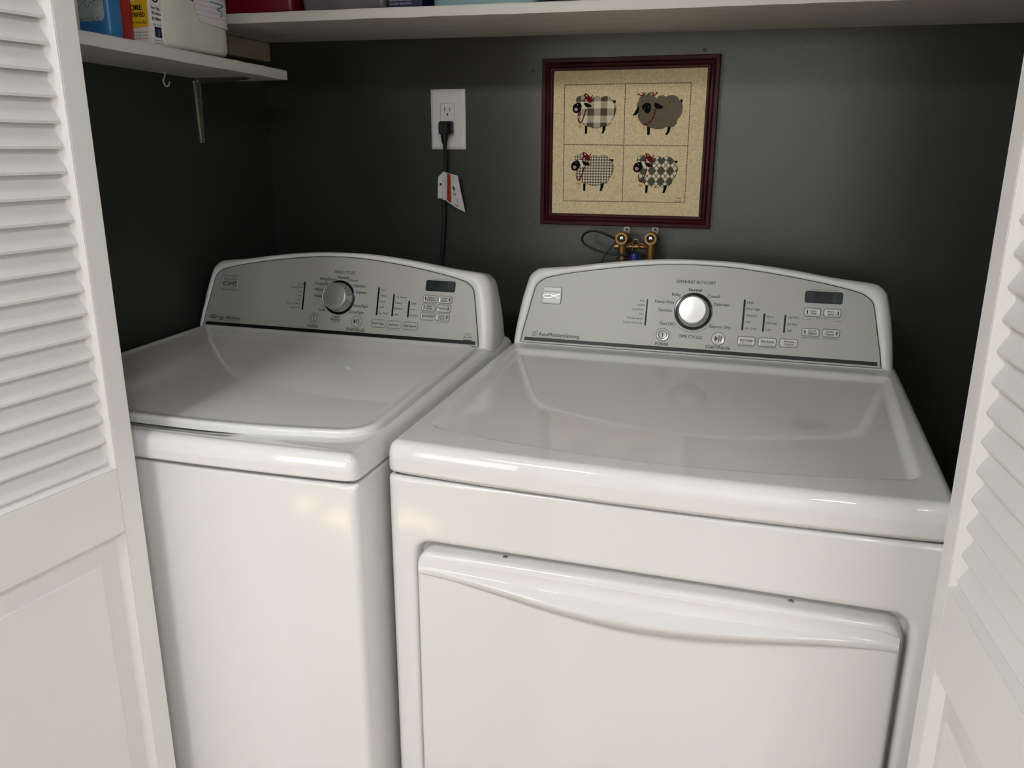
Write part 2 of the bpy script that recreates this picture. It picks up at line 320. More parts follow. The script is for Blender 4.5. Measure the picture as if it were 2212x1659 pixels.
# ================================================================ louvred folding doors
def door(name, hx, hy, deg, side, label):
    """hx, hy: inner face of the free edge; side +1: the leaf's face looks to +x (left door), -1 to -x. w runs along the leaf towards the room"""
    t = math.radians(deg); dw = Vector((-math.sin(t), -math.cos(t), 0)); nn = Vector((math.cos(t), -math.sin(t), 0))*side
    if side < 0: nn = Vector((-math.cos(t), math.sin(t), 0))
    root = link(name, None); root.location = (hx, hy, 0); root['kind'] = 'structure'; root['label'] = label
    ORG[root.name] = Vector((hx, hy, -DZ))
    P = lambda w_, z, n: Vector((hx, hy, z)) + dw*w_ + nn*n
    W, T = .400, .028
    z0, z1 = -.952, 1.07
    def brd(mb, w0, w1, za, zb, n0=-T, n1=0, bev=.0015):
        rot = Matrix((dw, nn, Vector((0, 0, 1)))).transposed()
        mb.box(P((w0+w1)/2, (za+zb)/2, (n0+n1)/2), (w1-w0, n1-n0, zb-za), bev, rot)
    b = MB().m(M['paint']); brd(b, 0, .032, z0, z1); b.build('stile', root)
    b = MB().m(M['paint']); brd(b, W-.032, W, z0, z1); b.build('stile', root)
    for za, zb in ((-.1445, -.0485), (z1-.075, z1), (z0, z0+.11)):
        b = MB().m(M['paint']); brd(b, .032, W-.032, za, zb); b.build('rail', root)
    # slats
    b = MB().m(M['paint'])
    k = 0; zt = -.010
    w0, w1 = .0410, W-.0410
    prof = [(-.0045, 0), (-.006, -.0035), (-.0085, -.0028), (-.0265, .0325), (-.0245, .0355), (-.0225, .0345)]
    zk = -.0395
    while zk < z1-.08:
        lo = [[P(w_, zk+.0035+dz, n) for n, dz in prof] for w_ in (w0, w1)]
        b.loft(lo, True, True); zk += .0299
    b.build('louver_slats', root, auto=25)
    # moulded sticking around the louvre opening and the lower panel
    for (za, zb, nm) in ((-.0485, z1-.075, 'louver_moulding'), (z0+.11, -.1445, 'panel_moulding')):
        b = MB().m(M['paint'])
        prof2 = [(0, -.0006), (.0010, -.0008), (.0026, -.0030), (.0050, -.0050), (.0092, -.0105), (.0102, -.0125), (.0102, -.02), (0, -.02)]
        wc, zc, hw, hz = W/2, (za+zb)/2, W/2-.032, (zb-za)/2
        loops = []
        for o_, n in prof2:
            loops.append([P(wc+sx*(hw-o_), zc+sz*(hz-o_), n) for sx, sz in ((1, 1), (-1, 1), (-1, -1), (1, -1))])
        b.loft(loops); b.build(nm, root, auto=25)
    # raised panel
    b = MB().m(M['paint'])
    za, zb = z0+.11, -.1445; wc, zc, hw, hz = W/2, (za+zb)/2, W/2-.032, (zb-za)/2
    loops = []
    for o_, n in ((.002, -.022), (.002, -.0135), (.0415, -.0070), (.0420, -.0045), (.0436, -.0036)):
        loops.append([P(wc+sx*(hw-o_), zc+sz*(hz-o_*.8), n) for sx, sz in ((1, 1), (-1, 1), (-1, -1), (1, -1))])
    b.loft(loops, False, True); b.build('raised_panel', root, auto=15)
    return root
door('door_1', -.3415, -.105, 6.9, 1, 'white louvred folding door on the left')
door('door_2', .6953, -.105, -6.0, -1, 'white louvred folding door on the right')
door('door_3', -.4750, -.118, -7.6, 1, 'hinged rear leaf folded behind the left louvred door')
door('door_4', .8240, -.118, 7.6, -1, 'hinged rear leaf folded behind the right louvred door')

# ================================================================ shelves
def shelf_main():
    b = MB().m(M['shelf'])
    x0, x1, y0, y1 = XL+.001, XR-.001, .557, YB-.001
    z = lambda x: .6225 - .0098*(x+.57)
    n = 46; T = .0185
    loops = []
    for i in range(n+1):
        x = x0 + (x1-x0)*i/n; zz = z(x); j = lambda a: random.uniform(-a, a)
        e = .0006
        loops.append([(x, y0+.001+j(e), zz+j(e)), (x, y0-.0003+j(e), zz+.003), (x, y0+j(e*.6), zz+T-.003), (x, y0+.002+j(e), zz+T+j(e)), (x, y1, zz+T), (x, y1, zz)])
    b.loft(loops, True, True)
    return one('shelf', 'long white painted board shelf across the back wall above the framed picture', 'shelf', b, (.16, .71, .62), auto=50)
shelf_main()
def shelf_side():
    b = MB().m(M['shelf_y'])
    y0, y1 = .02, .672; x0, x1 = XL+.001, -.537
    z = lambda y: .5335 - .0198*(y-.095)
    n = 30; T = .0205; loops = []
    for i in range(n+1):
        y = y0 + (y1-y0)*i/n; zz = z(y); j = lambda a: random.uniform(-a, a); e = .0006
        loops.append([(x0, y, zz), (x0, y, zz+T), (x1-.002+j(e), y, zz+T+j(e)), (x1+j(e*.5), y, zz+T-.003), (x1+j(e*.5), y, zz+.003), (x1-.001, y, zz+j(e))])
    b.loft(loops, True, True)
    return one('shelf', 'short white painted board shelf on the left wall with detergent on it', 'shelf', b, (-.63, .35, .53), auto=50)
shelf_side()
ZS = lambda y: .5335 - .0198*(y-.095) + .0206          # top of the short shelf
ZM = lambda x: .6225 - .0098*(x+.57) + .0188           # top of the long shelf
# cleat that carries the long shelf on the left wall
b = MB().m(M['tan']).box((XL+.011, .755, .6015), (.0195, .212, .041), .0015, Matrix.Rotation(0, 3, 'X'))
one('wall_cleat', 'tan wooden cleat block on the left wall under the end of the long shelf', 'wood block', b, (XL+.011, .755, .58))
# bracket
t = thing('shelf_bracket', 'grey metal shelf bracket under the far end of the short shelf', 'bracket', (XL, .60, .45))
b = MB().m(M['galv'])
yb = .600; zs = .5335-.0198*(yb-.095)-.0008
def plate(mb, y0, y1, zz0, zz1, th):
    mb.box((XL+th/2+.0004, (y0+y1)/2, (zz0+zz1)/2), (th, y1-y0, zz1-zz0), .0006)
ws = []
for k in range(11):
    f = k/10; zz = zs - .004 - f*.128; hw = .0135 - .006*f + (.0015 if f > .93 else 0)
    ws.append([(XL+.0005, yb-hw, zz), (XL+.0020, yb-hw, zz), (XL+.0022, yb-.005+.002*f, zz), (XL+.0022+.008*(1-f)**.7, yb-.003, zz), (XL+.0022+.008*(1-f)**.7, yb+.003, zz), (XL+.0022, yb+.005-.002*f, zz), (XL+.0020, yb+hw, zz), (XL+.0005, yb+hw, zz)])
b.loft(ws, True, True); b.build('wall_arm', t, auto=30)
b = MB().m(M['galv']); ws = []
for k in range(11):
    f = k/10; xx = XL+.003 + f*.13; hw = .0135 - .005*f; z_ = zs
    ws.append([(xx, yb-hw, z_), (xx, yb-hw, z_-.0018), (xx, yb-.005, z_-.002), (xx, yb-.003, z_-.002-.009*(1-f)**.7), (xx, yb+.003, z_-.002-.009*(1-f)**.7), (xx, yb+.005, z_-.002), (xx, yb+hw, z_-.0018), (xx, yb+hw, z_)])
b.loft(ws, True, True); b.build('shelf_arm', t, auto=30)
for yy, zz in ((yb-.010, zs-.042), (yb+.010, zs-.05), (yb, zs-.124)):
    MB().m(M['steel']).lathe((XL+.002, yy, zz), (1, 0, 0), [(.0032, 0), (.0030, .0012), (.0015, .0020)], 12).build('screw', t)
# cup hook
hk = [(-.690, .4700, .5290), (-.690, .4700, .5215), (-.690, .4685, .5170)]
for k in range(15):
    a = math.radians(150 + 215*k/14)
    hk.append((-.690, .4720 + .0085*math.cos(a), .5075 + .0085*math.sin(a)))
b = MB().m(M['outlet']).tube(hk, .0014, 8)
one('cup_hook', 'small white cup hook screwed under the short shelf', 'hook', b, (-.69, .470, .527))

# ================================================================ washer and dryer
TILT = math.radians(18); ST, CT = math.sin(TILT), math.cos(TILT)
def console_frame(y0):
    return lambda x, s, n=0: Vector((x, y0 + s*ST - n*CT, s*CT + n*ST))
def deck_mesh(mb, x0, x1, yF, yB, zt, zbot, feat, rx=.016, rz=.022, Rp=.015, nx=190, ny=170):
    """pressed steel top: grid with rolled edges, zt(y) crown and feat(x, y) pressing, apron down to zbot"""
    W = x1-x0
    def spread(n):   # denser near both ends
        return [.5 - .5*math.cos(PI*i/n)*(.55) - .5*.45*(1-2*i/n) for i in range(n+1)]
    us = spread(nx); us = [(u-us[0])/(us[-1]-us[0]) for u in us]
    vs = spread(ny); vs = [(v-vs[0])/(vs[-1]-vs[0]) for v in vs]
    P = []; idx = {}
    for j, v in enumerate(vs):
        for i, u in enumerate(us):
            x = x0 + W*u; yf = yF(x); D = yB-yf; y = yf + D*v
            dl, dr, df = x-x0, x1-x, y-yf
            side = min(dl, dr)
            if side < Rp and df < Rp:
                a, c = (Rp-side)/Rp, (Rp-df)/Rp
                a2, c2 = a*math.sqrt(1-c*c/2), c*math.sqrt(1-a*a/2)
                nx_, nf = Rp*(1-a2), Rp*(1-c2)
                x = x0+nx_ if dl < dr else x1-nx_
                y = yF(x)+nf
                d = Rp*(1-math.hypot(a2, c2))
                ds = d; dfe = d
            else: d = min(side, df)
            z = zt(y)
            if d < rx:
                e = (rx-max(d, 0))/rx; z -= rz*(1-math.sqrt(max(0, 1-e*e)))
            z += feat(x, y)
            idx[i, j] = len(P); P.append((x, y, z))
    n1, m1 = nx+1, ny+1
    F = [(idx[i, j], idx[i+1, j], idx[i+1, j+1], idx[i, j+1]) for j in range(ny) for i in range(nx)]
    loop = [(0, j) for j in range(ny, 0, -1)] + [(i, 0) for i in range(nx)] + [(nx, j) for j in range(ny+1)]
    base = len(P); n = len(loop)
    rows = 10
    cx = (x0+x1)/2
    for k in range(1, rows+1):
        f = k/rows
        for q in loop:
            x, y, z = P[idx[q]]
            zb = zbot + (.002 if k == rows else 0)
            ins = .0075*sstep(.72, 1.0, f)**1.6
            P.append((x + (ins if x < cx else -ins)*(1 if abs(x-cx) > W*.45 else 0), y + (ins if q[1] == 0 else 0), z + (zbot-z)*f))
    def id_(k, i): return idx[loop[i]] if k == 0 else base + (k-1)*n + i
    for k in range(rows):
        for i in range(n-1): F.append((id_(k, i), id_(k, i+1), id_(k+1, i+1), id_(k+1, i)))
    mb.add(P, F)
    mb.add([(x0+.003, yB, zbot), (x1-.003, yB, zbot), (x1-.003, yF(cx)+.03, zbot), (x0+.003, yF(cx)+.03, zbot)], [(0, 1, 2, 3)])
    return mb
def cabinet(mb, x0, x1, y0, y1, ztop, recess=None, r=.018, rt=.007):
    zb = -DZ+.02; cx = (x0+x1)/2; hx = (x1-x0)/2; cz = (ztop+zb)/2; hz = (ztop-zb)/2
    L = []
    L.append([(a, y1, c) for a, c in rrect(cx, cz, hx, hz, .004)])
    for k in range(7):
        a_ = math.radians(90*k/6)
        L.append([(a, y0 + r*(1-math.sin(a_)), c) for a, c in rrect(cx, cz, hx - r*(1-math.cos(a_)), hz - rt*(1-math.cos(a_)), .004 + .004*math.sin(a_))])
    if recess:
        rx0, rx1, rz0, rz1 = recess; rc = ((rx0+rx1)/2, (rz0+rz1)/2); rh = ((rx1-rx0)/2, (rz1-rz0)/2)
        for off, yy in ((-.010, 0), (-.006, .0005), (-.0025, .002), (0, .005), (.0015, .010), (.002, .026)):
            L.append([(a, y0+yy, c) for a, c in rrect(rc[0], rc[1], rh[0]-off, rh[1]-off, .024-off)])
    mb.loft(L, True, True)
    return mb
def outline(pts, xc):
    """right half (dx, s) from bottom to the crown -> closed outline, bottom row included"""
    h = catmull(pts, 6)
    right = [(xc+a, s) for a, s in h]; left = [(xc-a, s) for a, s in h[::-1]][1:]
    o = right + left
    nb = 24; a, c = o[-1], o[0]
    o += [(a[0]+(c[0]-a[0])*k/nb, a[1]+(c[1]-a[1])*k/nb) for k in range(1, nb)]
    return o
PANEL = [(.3404, .0015), (.3360, .03), (.3305, .058), (.3255, .085), (.3195, .113), (.3150, .1225), (.3060, .1305), (.2920, .1370), (.2450, .1480), (.1860, .1580), (.1250, .1665), (.0600, .1730), (0, .1750)]
FRAME = [(.3600, -.004), (.3580, .03), (.3550, .058), (.3510, .088), (.3440, .122), (.3390, .1400), (.3280, .1515), (.3130, .1575), (.2500, .1640), (.1900, .1730), (.1250, .1810), (.0600, .1860), (0, .1872)]
def console(root, y0, xp, xf, sc, yback, prints):
    Lf = console_frame(y0)
    pan = outline([(a*sc, s*(.965 if sc < 1 else 1)) for a, s in PANEL], xp)
    frm = outline([(a*sc, s*(.965 if sc < 1 else 1)) for a, s in FRAME], xf)
    b = MB().m(M['plastic'])
    mixr = lambda f, n: [Lf(p[0]+(q[0]-p[0])*f, p[1]+(q[1]-p[1])*f, n) for p, q in zip(pan, frm)]
    L = [mixr(0.02, -.004), mixr(0.03, 0), mixr(.12, .0022), mixr(.35, .004), mixr(.6, .003), mixr(.82, -.002), mixr(.95, -.008), mixr(1.0, -.016), mixr(1.0, -.028)]
    last = mixr(1.0, -.028)
    xc = xf
    back = [Vector((xc+(p.x-xc)*.965, yback, max(p.z*.93, .0005))) for p in last]
    midr = [p.lerp(q, .55) + Vector(((p.x-xc)*.012, 0, p.z*.02)) for p, q in zip(last, back)]
    L += [midr, back]
    b.loft(L, False, True); b.build('console_housing', root, auto=60)
    b = MB().m(M['silver'])
    b.poly([Lf(p[0], p[1], .0002) for p in pan])
    b.loft([[Lf(p[0], p[1], .0002) for p in pan], [Lf(p[0], p[1], -.004) for p in pan]])
    panel = b.build('control_panel', root, auto=30)
    # dark seam between the panel and its housing
    sb = MB().m(M['black'])
    seg(sb, pan, .0016, lambda a, s: Lf(a, s, .0004), True)
    sb.m(M['stripe'], False)
    e = .3335*sc
    sb.add([Lf(xp-e+.002, .0125, .0009), Lf(xp+e, .0125, .0009), Lf(xp+e, .0055, .0009), Lf(xp-e, .0055, .0009)], [(0, 1, 2, 3)])
    sb.build('trim_stripe', panel)
    return panel, Lf
def knob(panel, Lf, x, s, n_=(0, -CT, ST)):
    c = Lf(x, s, .0003)
    MB().m(M['black_gloss']).lathe(c, n_, [(.0362, 0), (.0362, .0012), (.0350, .0016), (.0310, .0016)], 64).build('knob_ring', panel)
    k = MB()
    k.m(M['chrome']).lathe(c, n_, [(.0325, .0018), (.0325, .004), (.0312, .0075), (.0288, .017), (.0278, .0225), (.0272, .0235)], 64, True, False)
    k.m(M['knob_silver']).lathe(c, n_, [(.0272, .0235), (.0262, .0243), (.0255, .0240), (.0246, .0246), (.010, .0252), (.0003, .0253)], 64, False, True)
    k.build('knob', panel, auto=25)
def btn(panel, Lf, kind, x, s, wd, h):
    hw, hh = wd/2*.93, h/2*.94; r = .0035
    b = MB().m(M['button'])
    def ring(o, n): return [Lf(a, c, n) for a, c in rrect(x, s, hw-o, hh-o, r-o*.6, 5)]
    b.loft([ring(0, .0002), ring(.0003, .0012), ring(.0012, .0019), ring(.0028, .0018), ring(.004, .0014)], False, True)
    b.m(M['grey_print'])
    seg(b, rrect(x, s, hw+.0004, hh+.0004, r, 5), .0006, lambda a, c: Lf(a, c, .0005), True)
    if kind in 'lr':
        lx = x + (-1 if kind == 'l' else 1)*(hw-.0050)
        b.m(M['black'], False).add([Lf(a, c, .0022) for a, c in rrect(lx, s, .0011, .0036, .0009, 3)], [tuple(range(16))])
    b.build('button', panel, auto=30)
def round_btn(panel, Lf, kind, x, s, r):
    b = MB().m(M['button'])
    b.lathe(Lf(x, s, .0002), (0, -CT, ST), [(r*.98, 0), (r*.96, .0012), (r*.9, .0018), (r*.8, .0015), (r*.3, .0012)], 40)
    b.m(M['black'], False)
    pl = lambda a, c: Lf(a, c, .0026)
    seg(b, circ(x, s, r*1.0), .0006, lambda a, c: Lf(a, c, .0009), True)
    if kind == 'power':
        seg(b, circ(x, s, r*.62), .0011, pl, True)
        seg(b, [(x, s-r*.36), (x, s+r*.36)], .0013, pl)
    else:
        b.poly([pl(x-r*.50, s+r*.42), pl(x-r*.50, s-r*.42), pl(x-r*.06, s)])
        for o in (.12, .42): seg(b, [(x+r*o, s-r*.44), (x+r*o, s+r*.44)], .0014, pl)
    b.build('button', panel, auto=30)
def badge(panel, Lf, x, s, wd, h):
    b = MB().m(M['badge'])
    ring = lambda o, n: [Lf(a, c, n) for a, c in rrect(x, s, wd/2-o, h/2-o, .0035, 5)]
    b.loft([ring(0, 0), ring(0, .0022), ring(.0006, .0028), ring(.0016, .0028), ring(.0022, .0020)], False, True)
    b.m(M['grey_print'])
    pl = lambda a, c: Lf(a, c, .0024)
    write(b, 'Kenmore', x, s+h*.235, wd*.78, h*.13, pl)
    b.m(M['chrome'])
    wv = lambda a0, ph, am: [(x + wd*(-.44+.88*k/24), s - h*.06 + am*h*math.sin(ph + a0*k/24)) for k in range(25)]
    seg(b, wv(4.6, .2, .10), .0012, pl); seg(b, wv(4.4, 3.6, .11), .0014, pl)
    b.m(M['grey_print']); seg(b, [(p[0], p[1]-.0011) for p in wv(4.6, .2, .10)], .0005, pl); seg(b, [(p[0], p[1]-.0012) for p in wv(4.4, 3.6, .11)], .0005, pl)
    seg(b, rrect(x, s, wd/2+.0003, h/2+.0003, .0036, 5), .0006, lambda a, c: Lf(a, c, .0005), True)
    b.build('badge', panel, auto=30)
def display(panel, Lf, x, s, wd, h):
    b = MB().m(M['display'])
    ring = lambda o, n: [Lf(a, c, n) for a, c in rrect(x, s, wd/2-o, h/2-o, .004, 5)]
    b.loft([ring(0, 0), ring(0, .0008), ring(.0006, .0012)], False, True)
    b.m(M['digit'], False)
    for q in (-.36, .36):
        b.add([Lf(x+q*wd-wd*.12, s-h*.42, .0014), Lf(x+q*wd+wd*.12, s-h*.42, .0014), Lf(x+q*wd+wd*.12, s+h*.42, .0014), Lf(x+q*wd-wd*.12, s+h*.42, .0014)], [(0, 1, 2, 3)])
    b.build('display', panel, auto=30)
def bars(panel, Lf, B):
    for x0, s0, x1, s1 in B:
        x, s, hh = (x0+x1)/2, (s0+s1)/2, (s0-s1)/2+.001
        b = MB().m(M['black_gloss'])
        b.loft([[Lf(a, c, n) for a, c in rrect(x, s, .0017, hh, .0016, 4)] for n in (0, .0007)], False, True)
        b.m(M['button'])
        seg(b, rrect(x, s, .0023, hh+.0006, .0020, 4), .0008, lambda a, c: Lf(a, c, .0004), True)
        b.build('indicator_bar', panel)
SMALL = ('ONLY', 'ESTIMATED', 'OFF/LOW', 'ADDITIONAL', 'energy', 'low water', 'with bleach', 'press &')
def lettering(panel, Lf, T, extra, B):
    on = lambda x, s: any(k in ('bd', 'l', 'r') and abs(x-bx) < bw/2 and abs(s-bs) < bh/2 for k, bx, bs, bw, bh in B)
    b = MB()
    for tx, x, s, wd, h in T:
        sm = any(tx.startswith(q) or q in tx for q in SMALL) or (tx == 'TIME CYCLES' and h < .004)
        b.m(M['grey_print'] if sm else M['black'], False)
        cap = max(h, .0022)
        wt = 0 if sm else (.00014 if h > .0045 else .00008)
        if tx in ('Normal',) and h > .0048: wt = .00028
        write(b, tx, x, s, wd, cap, lambda a, c: Lf(a, c, .0024 if on(x, s) else .0006), wt)
    b.m(M['black'], False)
    pl = lambda a, c: Lf(a, c, .0006)
    extra(b, pl)
    return b.build('printed_lettering', panel, fix=False, auto=0)

# ---- dryer
def dryer():
    t = thing('clothes_dryer', 'white clothes dryer with drop-down door, on the right', 'dryer', (.3685, .35, -DZ))
    x0, x1 = .0, .737; xc = .3685
    yF = lambda x: -.0012 - .012*(1-((x-xc)/.3685)**2)
    zt = lambda y: -.016*(1-min(max(y/.56, 0), 1))
    def sd(x, y):
        f = min(max((y-.04)/.49, 0), 1)
        hw = .332 + .013*f
        yb = .5325; yfr = .072 - .042*(1-((x-xc)/hw)**2) if abs(x-xc) < hw else .072
        cy, hy = (yb+yfr)/2, (yb-yfr)/2; r = .016
        qx, qy = abs(x-xc-.001)-hw+r, abs(y-cy)-hy+r
        return math.hypot(max(qx, 0), max(qy, 0)) + min(max(qx, qy), 0) - r
    feat = lambda x, y: -.0085*sstep(0, .0165, -sd(x, y))
    b = MB().m(M['enamel']); deck_mesh(b, x0, x1, yF, .705, zt, -.0645, feat); b.build('top', t, auto=50)
    b = MB().m(M['enamel_side']); cabinet(b, x0+.001, x1-.001, 0, .70, -.0674, (.0405, .7005, -.80, -.1645), r=.009, rt=.007); b.build('cabinet', t, auto=50)
    # black filler standing in for the shade in the gap under the top
    MB().m(M['black'], False).box((xc, .352, -.0655), (.715, .66, .006)).build('seam_shade', t)
    # door
    cxd, hxd = .3687, .3236
    L = []
    for y, top, off in ((.0255, -.1762, 0), (.004, -.1768, .0), (-.001, -.1772, .0006), (-.0048, -.1785, .0018), (-.0068, -.1808, .0042), (-.0073, -.1850, .0085)):
        L.append([(a, y, c) for a, c in rrect(cxd, (top-.79)/2, hxd-off, (top+.79)/2, .021)])
    d = MB().m(M['enamel_side']).loft(L, False, True).build('door', t, auto=50)
    # handle trim along the top of the door
    nx, nv = 72, 26; P = []; b = MB().m(M['enamel'])
    hx0, hx1 = .0500, .6875
    for i in range(nx+1):
        u = i/nx; x = hx0 + (hx1-hx0)*u; bell = math.sin(PI*u)**1.6
        top = -.1848 - (.010*(1-sstep(0, .022, min(x-hx0, hx1-x)))) ** 1.0 * .6
        bot = -.2085 - .0245*bell
        A = .0015 + .0225*bell
        for j in range(nv+1):
            v = j/nv; z = top + (bot-top)*v
            ledge = .46 + .06*(1-bell)
            if v < ledge: n = .0022 + .0010*(v/ledge) - .0014*bell*math.sin(PI*v/ledge)
            else:
                q = (v-ledge)/(1-ledge)
                n = .0032 + A*(sstep(0, .38, q))*(1 - .35*max(0, (q-.38)/.62)**2.2)
            if j == 0: n = 0
            P.append((x, -.0073-n, z))
        P.append((x, -.0072, bot+.0015))
    m = nv+2
    F = [(i*m+j, (i+1)*m+j, (i+1)*m+j+1, i*m+j+1) for i in range(nx) for j in range(m-1)]
    b.add(P, F)
    for i0 in (0, nx): b.add([P[i0*m+j] for j in range(m)] + [(P[i0*m+j][0], -.0072, P[i0*m+j][2]) for j in range(m)], [(j, j+1, m+j+1, m+j) for j in range(m-1)])
    b.build('door_handle', d, auto=40)
    for sx in (0.1739, 0.5599):
        q = MB().m(M['steel']).lathe((sx, .0150, -.1770), (0, 0, 1), [(.0042, 0), (.0040, .0012), (.0024, .0019)], 16)
        q.m(M['black'], False).box((sx, .0150, -.1751), (.0036, .0009, .0006)); q.box((sx, .0150, -.1751), (.0009, .0036, .0006)); q.build('screw', d)
    panel, Lf = console(t, .578, .3637, .3663, 1.0, .70, None)
    knob(panel, Lf, .3634, .0845)
    def extra(b, pl):
        seg(b, [(.3634+.0405*math.cos(math.radians(a)), .0845+.0405*math.sin(math.radians(a))) for a in [-145+k*5 for k in range(23)]], .0006, pl)
        seg(b, [(.3302, .0612), (.3225, .0612)], .0006, pl); seg(b, [(.3966, .0612), (.4040, .0612)], .0006, pl)
        for sx in (.5705, .6235): seg(b, [(sx-.007, .0822), (sx+.007, .0822)], .0005, pl)
        # leaf mark
        lx, ls = .0522, .0203
        seg(b, [(lx-.0050, ls-.0050), (lx-.0035, ls-.0010), (lx-.0048, ls+.0005), (lx-.0020, ls+.0040), (lx+.0055, ls+.0050), (lx+.0048, ls-.0006), (lx+.0020, ls-.0040), (lx-.0020, ls-.0036), (lx-.0035, ls-.0010)], .0009, pl)
        seg(b, [(lx-.0012, ls-.0020), (lx-.0008, ls+.0018), (lx+.0024, ls+.0022)], .0007, pl); seg(b, [(lx-.0010, ls), (lx+.0020, ls)], .0007, pl)
    lettering(panel, Lf, DRY_TXT, extra, DRY_BTN)
    bars(panel, Lf, DRY_BAR)
    for k, x, s, wd, h in DRY_BTN:
        if k in ('bd', 'l', 'r'): btn(panel, Lf, k, x, s, wd, h)
        elif k == 'display': display(panel, Lf, x, s, wd, h)
        elif k == 'badge': badge(panel, Lf, x, s, wd, h)
        elif k in ('power', 'start'): round_btn(panel, Lf, k, x, s, .0126)
    for fx in (.06, .677):
        for fy in (.06, .64): MB().m(M['rubber']).lathe((fx, fy, -DZ), (0, 0, 1), [(.022, 0), (.022, .021)], 16).build('foot', t)
dryer()

# ---- washer
def washer():
    xc = -.3605; x0, x1 = -.7085, -.0125; y0 = -.068
    t = thing('washing_machine', 'white top-loading washing machine with closed lid, on the left', 'washing machine', (xc, .28, -DZ))
    yF = lambda x: y0 - .0012 - .011*(1-((x-xc)/.348)**2)
    zt = lambda y: -.016*(1-min(max((y-y0)/.56, 0), 1))
    def feat(x, y):
        # scoop under the middle of the lid's front edge
        a = math.exp(-((x-xc)/.15)**4); f = sstep(y0+.012, y0+.045, y)*(1-sstep(y0+.10, y0+.13, y))
        return -.009*a*f - .003*sstep(-.07, -.04, y)
    b = MB().m(M['enamel']); deck_mesh(b, x0, x1, yF, .635, zt, -.0570, feat); b.build('top', t, auto=50)
    b = MB().m(M['enamel_side']); cabinet(b, x0+.001, x1-.001, y0, .63, -.0600, None, r=.012, rt=.006); b.build('cabinet', t, auto=50)
    MB().m(M['black'], False).box((xc, .285, -.0590), (.66, .645, .006)).build('seam_shade', t)  # black filler, painted shade inside the seam below the top
    # lid
    b = MB().m(M['enamel'])
    nx, ny = 120, 90; P = []
    hwF, hwB = .334, .319
    def edge(x): return .004 - .034*(1-(min(abs(x-xc)/hwF, 1))**2.2)
    yB = .487; R = .05
    us = [.5-.5*math.cos(PI*i/nx) for i in range(nx+1)]; vs = [.5-.5*math.cos(PI*j/ny) for j in range(ny+1)]
    idx = {}
    top = []
    for j, v in enumerate(vs):
        for i, u in enumerate(us):
            hw = hwF + (hwB-hwF)*v; xa = -hw + 2*hw*u; x = xc+xa; yf = edge(x); y = yf + (yB-yf)*v
            s_, df = hw-abs(xa), y-yf; d = min(s_, df, yB-y)
            if s_ < R and df < R:
                a, c = (R-s_)/R, (R-df)/R; a2, c2 = a*math.sqrt(1-c*c/2), c*math.sqrt(1-a*a/2)
                xa = (hw-R*(1-a2))*(1 if xa > 0 else -1); x = xc+xa; y = edge(x)+R*(1-c2); d = R*(1-math.hypot(a2, c2))
            z = zt(y)+.0072
            e = .0055
            if d < e: q = (e-max(d, 0))/e; z -= .005*(1-math.sqrt(max(0, 1-q*q)))
            z += -.0025*sstep(.006, .022, d)             # shallow dish inside a rounded rim
            z += .004*sstep(.40, .485, y)*sstep(0, .02, s_)
            idx[i, j] = len(P); P.append((x, y, z))
    F = [(idx[i, j], idx[i+1, j], idx[i+1, j+1], idx[i, j+1]) for j in range(ny) for i in range(nx)]
    loop = [(0, j) for j in range(ny, 0, -1)] + [(i, 0) for i in range(nx)] + [(nx, j) for j in range(ny)] + [(i, ny) for i in range(nx, 0, -1)]
    n = len(loop); base = len(P)
    for k, (dz, ins) in enumerate(((-.003, .0), (-.0085, .001), (-.0100, .009))):
        for q in loop:
            x, y, z = P[idx[q]]
            f = 1 - ins*2.2
            P.append((xc+(x-xc)*f, .22+(y-.22)*f, z+dz))
    for k in range(3):
        for i in range(n):
            j = (i+1) % n
            g = (lambda kk, ii: idx[loop[ii]] if kk == 0 else base+(kk-1)*n+ii)
            F.append((g(k, i), g(k, j), g(k+1, j), g(k+1, i)))
    b.add(P, F); b.build('lid', t, auto=50)
    panel, Lf = console(t, .506, -.3665, -.3580, .9515, .63, None)
    knob(panel, Lf, -.3607, .083)
    def extra(b, pl):
        hx, hs = -.6653, .0242
        seg(b, [(hx+.0075*math.cos(a*PI/16), hs+.0034*math.sin(a*PI/16)) for a in range(32)], .0016, pl, True)
        write(b, 'he', hx, hs, .0070, .0040, pl)
        sx, ss, wd, h = -.0665, .0194, .0170, .0150
        seg(b, [(sx-wd/2, ss-h/2), (sx+wd/2, ss-h/2), (sx+wd/2, ss+h/2), (sx-wd/2, ss+h/2)], .0006, pl, True)
        seg(b, [(sx-wd/2, ss-h*.40), (sx+wd/2, ss-h*.40)], .0020, pl)
        seg(b, [(sx+wd*.40*math.cos(math.radians(a)), ss-h*.12+h*.46*math.sin(math.radians(a))) for a in range(0, 181, 10)], .0007, pl)
        write(b, 'energy', sx-wd*.06, ss+h*.02, wd*.62, h*.20, pl)
        st = [(sx+wd*.30+.0024*(1 if k % 2 == 0 else .45)*math.cos(PI/2+k*PI/5), ss+.0004+.0024*(1 if k % 2 == 0 else .45)*math.sin(PI/2+k*PI/5)) for k in range(10)]
        seg(b, st, .0004, pl, True)
    lettering(panel, Lf, WASH_TXT, extra, WASH_BTN)
    bars(panel, Lf, WASH_BAR)
    for k, x, s, wd, h in WASH_BTN:
        if k in ('bd', 'l', 'r'): btn(panel, Lf, k, x, s, wd, h)
        elif k == 'display': display(panel, Lf, x, s, wd, h)
        elif k == 'badge': badge(panel, Lf, x, s, wd, h)
        elif k in ('power', 'start'): round_btn(panel, Lf, k, x, s, .0122)
    for fx in (-.65, -.07):
        for fy in (0, .56): MB().m(M['rubber']).lathe((fx, fy, -DZ), (0, 0, 1), [(.022, 0), (.022, .021)], 16).build('foot', t)
washer()

